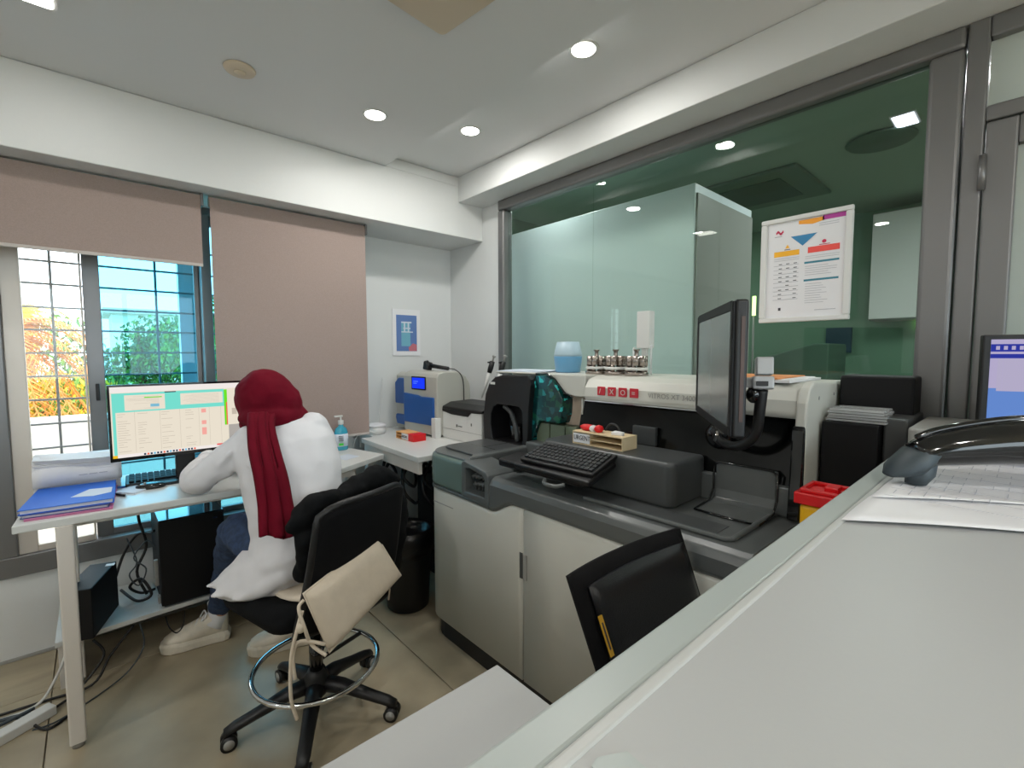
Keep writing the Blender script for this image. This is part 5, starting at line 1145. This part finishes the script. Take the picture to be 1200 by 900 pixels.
# ============================================================ PERSON
PE = thing('person', 'person in maroon headscarf and white coat typing at the window desk, seen from behind', 'person', (.52, 1.9, 0))
hc = V((.505, 2.035, 1.168)); look = V((-.45, .85, -.28)).normalized(); sidev = look.cross(V((0, 0, 1))).normalized(); upv = sidev.cross(look)
HQ = M((sidev, look, upv)).transposed()
H_ = lambda x, y, z: hc+HQ @ V((x, y, z))
b = B(skin_m)
b.ball(hc, (.074, .092, .108), 20, HQ); b.ball(H_(0, .03, -.06), (.052, .06, .055), 14, HQ)             # skull, jaw
b.loft([(H_(0, .088, .02), HQ @ V((.006, 0, 0)), HQ @ V((0, .006, .006))), (H_(0, .104, -.018), HQ @ V((.013, 0, 0)), HQ @ V((0, .01, .008))), (H_(0, .088, -.03), HQ @ V((.014, 0, 0)), HQ @ V((0, .01, .006)))], 10)   # nose
for s in (-1, 1): b.ball(H_(.073*s, -.01, -.01), (.01, .018, .028), 10, HQ)
b.cap([V((.56, 1.96, 1.06)), H_(0, -.01, -.07)], [.055, .05])
shL, elL, wrL = V((.405, 1.985, 1.015)), V((.270, 2.10, .860)), V((.345, 2.325, .898))
shR, elR, wrR = V((.668, 1.94, 1.05)), V((.705, 2.06, .865)), V((.49, 2.37, .868))
for A1, E1, W1 in ((shL, elL, wrL), (shR, elR, wrR)): b.cap([A1, E1, W1], [.030, .028, .024])
b.cap([V((.56, 1.82, .60)), V((.56, 1.88, .85)), V((.56, 1.96, 1.05))], [.12, .11, .07])
for hp2, kn, an in ((V((.47, 1.86, .59)), V((.405, 2.14, .61)), V((.395, 2.505, .13))), (V((.64, 1.86, .59)), V((.64, 2.13, .60)), V((.665, 2.20, .15)))): b.cap([hp2, kn, an], [.05, .04, .03])
def hand(b, w_, fdir, side, tpos):
    """palm and five curled fingers; fdir forward, side = towards the thumb"""
    f = fdir.normalized(); s = side.normalized(); u = s.cross(f).normalized()
    if u.z < 0: u = -u
    pc = w_+f*.05; b.cap([w_, w_+f*.035, w_+f*.075], [.020, .026, .024], 10)
    for k in (-1, 0, 1): b.cap([w_+f*.02+s*k*.010, w_+f*.083+s*k*.024], [.014, .0125], 8)
    for k, ln in enumerate((.070, .080, .074, .058)):
        r_ = w_+f*.085+s*(.030-.020*k); sp = s*(.003*(1.5-k))
        b.cap([r_-f*.02, r_, r_+f*ln*.42+u*.006+sp, r_+f*ln*.75-u*.006+sp*2, r_+f*ln*.95-u*.022+sp*2], [.0095, .0095, .0085, .008, .0068], 8)
    t0 = w_+f*.022+s*.022; b.cap([t0, t0+f*.022+s*.022, t0+f*.05+s*.028-u*.006, t0+f*.068+s*.022-u*.014], [.013, .0115, .010, .0085], 8)
hand(b, wrL+V((.0, .012, .0)), V((.12, 1, -.16)), V((1, -.12, 0)), 0)
hand(b, wrR+V((-.0, .01, -.004)), V((-.65, .75, -.10)), V((-.75, -.6, 0)), 0)
body = obj('body', b, parent=PE); remesh(body, .0055, 3)
b = B(dark_m)
for s in (-1, 1): b.ball(H_(.03*s, .082, .012), (.012, .006, .007), 8, HQ)
obj('eyes', b, parent=body)
obj('mouth', B(mat('lip', (160, 80, 80), .5)).ball(H_(0, .088, -.052), (.022, .008, .006), 8, HQ), parent=body)
# white coat
b = B(coat_m)
w3 = V((.97, -.16, .10)); dvv = V((.16, .95, -.30))
def ring(c, a_, b_): return (V(c), w3*a_, dvv*b_)
b.loft([ring((.545, 1.815, .52), .185, .16), ring((.548, 1.80, .60), .185, .155), ring((.55, 1.825, .70), .158, .13), ring((.555, 1.855, .80), .175, .13), ring((.56, 1.90, .90), .185, .13), ring((.553, 1.94, .99), .185, .118), ring((.55, 1.965, 1.05), .152, .09), ring((.55, 1.98, 1.075), .10, .07), ring((.55, 1.985, 1.085), .06, .055)], 32)
b.cap([shL+V((.03, -.0, .0)), (shL+elL)/2+V((-.006, -.012, -.010)), elL+V((.0, 0, .0)), (elL+wrL)/2+V((-.02, 0, -.005)), wrL], [.064, .052, .047, .043, .035])
b.ball(elL+V((.015, .0, .0)), (.048, .05, .046))
b.cap([shR+V((-.02, 0, 0)), (shR+elR)/2+V((.01, -.02, 0)), elR, (elR+wrR)/2, wrR], [.068, .066, .058, .048, .036])
# skirt of the coat falling over the left thigh and the seat
sk = [((.505, 1.85, .64), (.15, 0, .02), (0, .15, 0), 0), ((.485, 1.86, .58), (.18, 0, .02), (0, .16, 0), .012), ((.47, 1.865, .535), (.19, -.02, .0), (.02, .16, 0), .022), ((.462, 1.87, .512), (.196, -.03, -.012), (.03, .16, 0), .075)]
n = 96; vs = []
for c, u_, v_, am in sk:
    for k in range(n):
        t_ = 2*math.pi*k/n; f_ = 1+am*(math.sin(11*t_)+.5*math.sin(5*t_+1)); vs.append(V(c)+V(u_)*math.cos(t_)*f_+V(v_)*math.sin(t_)*f_)
b.faces(vs, [(i*n+k, i*n+(k+1) % n, (i+1)*n+(k+1) % n, (i+1)*n+k) for i in range(3) for k in range(n)]+[tuple(range(n-1, -1, -1)), tuple(range(3*n, 4*n))], True)
# creases pulled from the armpits, the waist and the elbows
for pts in ([(.40, 1.87, .955), (.45, 1.805, .905), (.53, 1.768, .86)], [(.41, 1.88, .91), (.45, 1.80, .86), (.50, 1.765, .80)], [(.70, 1.85, .96), (.665, 1.79, .90), (.60, 1.765, .85)], [(.72, 1.88, .92), (.69, 1.81, .85), (.63, 1.765, .79)],
            [(.42, 1.80, .765), (.50, 1.738, .735), (.60, 1.735, .73)], [(.43, 1.78, .69), (.50, 1.715, .68), (.58, 1.71, .70)], [(.60, 1.70, .66), (.52, 1.70, .63), (.44, 1.73, .60)],
            [(.36, 1.94, .99), (.33, 1.98, .945), (.30, 2.02, .90)], [(.40, 1.93, .96), (.36, 1.99, .91), (.31, 2.03, .865)]):
    b.cap([V(p) for p in pts], [.007, .017, .006], 8)
for t_ in (.55, .72, .88): b.tube([elL.lerp(wrL, t_-.35)+V((.047*math.cos(a_), 0, .047*math.sin(a_))) for a_ in np.linspace(.4, 3.4, 7)], .006, 6)
b.cap([V((.46, 1.74, .57)), V((.39, 1.785, .535)), V((.335, 1.85, .508)), V((.315, 1.90, .498))], [.04, .036, .030, .024])
# creases pulled from the armpits, the waist and the elbows
for pts in ([(.40, 1.87, .955), (.45, 1.805, .905), (.53, 1.768, .86)], [(.41, 1.88, .91), (.45, 1.80, .86), (.50, 1.765, .80)], [(.70, 1.85, .96), (.665, 1.79, .90), (.60, 1.765, .85)], [(.72, 1.88, .92), (.69, 1.81, .85), (.63, 1.765, .79)],
            [(.42, 1.80, .765), (.50, 1.738, .735), (.60, 1.735, .73)], [(.43, 1.78, .69), (.50, 1.715, .68), (.58, 1.71, .70)], [(.60, 1.70, .66), (.52, 1.70, .63), (.44, 1.73, .60)],
            [(.36, 1.94, .99), (.33, 1.98, .945), (.30, 2.02, .90)], [(.40, 1.93, .96), (.36, 1.99, .91), (.31, 2.03, .865)]):
    b.cap([V(p) for p in pts], [.007, .017, .006], 8)
for t_ in (.55, .72, .88): b.tube([elL.lerp(wrL, t_-.35)+V((.047*math.cos(a_), 0, .047*math.sin(a_))) for a_ in np.linspace(.4, 3.4, 7)], .006, 6)
b.cap([V((.46, 1.76, .56)), V((.39, 1.80, .53)), V((.325, 1.86, .505)), V((.30, 1.91, .49))], [.035, .03, .026, .014])
b.cap([V((.46, 1.70, .58)), V((.40, 1.735, .545)), V((.345, 1.79, .52)), V((.31, 1.84, .505))], [.035, .032, .026, .016])
co = obj('lab_coat', b, parent=PE); remesh(co, .0075, 3, .015, .10)
for W1, E1 in ((wrL, elL), (wrR, elR)):
    dd = (W1-E1).normalized(); obj('cuff', B(coat_m).tube([W1-dd*.01, W1+dd*.018, W1+dd*.034], [.039, .038, .034], 18), parent=co)
# headscarf
b = B(scarf_m)
b.ball(hc+V((.0, -.008, .002)), (.102, .118, .120), 28, HQ)
b.ball(V((.545, 1.985, 1.150)), (.082, .080, .088), 20); b.ball(V((.580, 1.985, 1.105)), (.066, .07, .05), 18)
b.cap([V((.43, 2.00, 1.105)), V((.465, 1.945, 1.105)), V((.54, 1.925, 1.10)), V((.61, 1.965, 1.098))], [.032, .040, .042, .038])
b.cap([V((.61, 1.97, 1.10)), V((.58, 1.94, 1.085)), V((.53, 1.915, 1.082))], [.03, .034, .03])
b.cap([V((.45, 2.08, 1.07)), V((.53, 2.08, 1.05)), V((.61, 2.03, 1.07))], [.035, .04, .035])
sc = obj('headscarf', b, parent=PE); remesh(sc, .0065, 7, .012, .05)
ctrl = [(V((.425, 1.925, 1.125)), V((.510, 1.92, 1.12))), (V((.410, 1.872, 1.085)), V((.488, 1.865, 1.078))), (V((.396, 1.80, 1.008)), V((.486, 1.79, .995))), (V((.396, 1.745, .929)), V((.492, 1.73, .911))), (V((.395, 1.708, .849)), V((.495, 1.692, .827))), (V((.388, 1.683, .799)), V((.500, 1.665, .773))), (V((.381, 1.662, .750)), V((.505, 1.645, .722)))]
la = spline([c[0] for c in ctrl], 6); ra = spline([c[1] for c in ctrl], 6); b = B(scarf_m); n = 22; vs = []
for i, (p, q__) in enumerate(zip(la, ra)):
    t_ = i/(len(la)-1)
    for k in range(n+1):
        u = k/n; vs.append(p.lerp(q__, u)+V((0, -1, .25))*(.010*math.sin(u*3.14)+.009*math.sin(u*17+1.3*t_)*(.4+t_)+.004*math.sin(u*31))+V((0, 0, .006*math.sin(u*9)*(t_ > .98))))
fs = [(i*(n+1)+k, (i+1)*(n+1)+k, (i+1)*(n+1)+k+1, i*(n+1)+k+1) for i in range(len(la)-1) for k in range(n)]
o_ = obj('scarf_end', b.faces(vs, fs, True), parent=sc); m_ = o_.modifiers.new('thick', 'SOLIDIFY'); m_.thickness = .012
# jeans
b = B(denim)
b.cap([V((.49, 1.86, .585)), V((.43, 2.04, .625)), V((.405, 2.13, .625)), V((.40, 2.26, .46)), V((.398, 2.42, .27)), V((.395, 2.495, .17))], [.083, .078, .070, .060, .051, .049], 16)
b.cap([V((.63, 1.86, .585)), V((.64, 2.05, .62)), V((.64, 2.15, .60)), V((.65, 2.17, .40)), V((.66, 2.20, .20))], [.085, .08, .074, .062, .055], 16)
b.ball(V((.56, 1.83, .60)), (.16, .13, .09))
je = obj('jeans', b, parent=PE); remesh(je, .0085, 4, .016, .05)
for (an, lb_) in ((V((.388, 2.51, .14)), 0), (V((.662, 2.205, .17)), 1)): 
    obj('sock', B(paper).tube([an+V((0, 0, .05)), an+V((0, 0, -.03)), an+V((-.02, 0, -.06))], [.042, .040, .045], 16), parent=je)
def shoe(hx, hy, ang, z0=0):
    """heel at (hx,hy), toe along ang"""
    f = V((math.cos(ang), math.sin(ang), 0)); s = V((-f.y, f.x, 0)); o = V((hx, hy, z0))
    prof = [(-.0, .030), (.02, .037), (.07, .036), (.12, .038), (.18, .047), (.225, .046), (.25, .034), (.265, .018)]
    b = B(shoe_m); ls = [o+f*x+s*w_ for x, w_ in prof]+[o+f*x-s*w_ for x, w_ in reversed(prof)]
    n = len(ls); vs = [p*1 for p in ls]+[p+(p-o-f*.13)*.05+V((0, 0, .03+.010*((p-o).dot(f) > .2))) for p in ls]+[p-(p-o-f*.13)*.04+V((0, 0, .052)) for p in ls]
    b.faces(vs, [tuple(range(n)), tuple(range(3*n-1, 2*n-1, -1))]+[(k*n+i, (k+1)*n+i, (k+1)*n+(i+1) % n, k*n+(i+1) % n) for k in (0, 1) for i in range(n)], False)
    so_ = obj('shoe', b, parent=PE, bev=.008, seg=3)
    b = B(shoe_m)
    sec = [(.005, .032, .13, .030), (.03, .040, .15, .04), (.07, .043, .14, .05), (.10, .043, .122, .05), (.14, .046, .105, .045), (.19, .048, .085, .04), (.23, .042, .072, .03), (.255, .026, .058, .02)]
    b.loft([(o+f*x+V((0, 0, .03+(zt-.03)/2)), s*w_, V((0, 0, (zt-.028)/2+.006))) for x, w_, zt, _ in sec], 20)
    obj('upper', b, parent=so_)
    b = B(paper)
    for k in range(4):
        x = .095+.024*k; z = .128-.0125*k; b.tube([o+f*x-s*.026+V((0, 0, z-.010)), o+f*(x+.004)+V((0, 0, z+.004)), o+f*(x+.012)+s*.026+V((0, 0, z-.012))], .0035, 6, sub=3)
    b.tube([o+f*.09+V((0, 0, .132)), o+f*.085+s*.02+V((0, 0, .148)), o+f*.10+s*.03+V((0, 0, .12))], .003, 6, sub=4).tube([o+f*.09+V((0, 0, .132)), o+f*.10-s*.02+V((0, 0, .146)), o+f*.12-s*.028+V((0, 0, .11))], .003, 6, sub=4)
    obj('laces', b, parent=so_)
shoe(.430, 2.505, R(166)); shoe(.715, 2.21, R(162))
for o in bpy.data.objects:
    if o.type == 'MESH' and not o.data.materials: o.data.materials.append(white_pl)
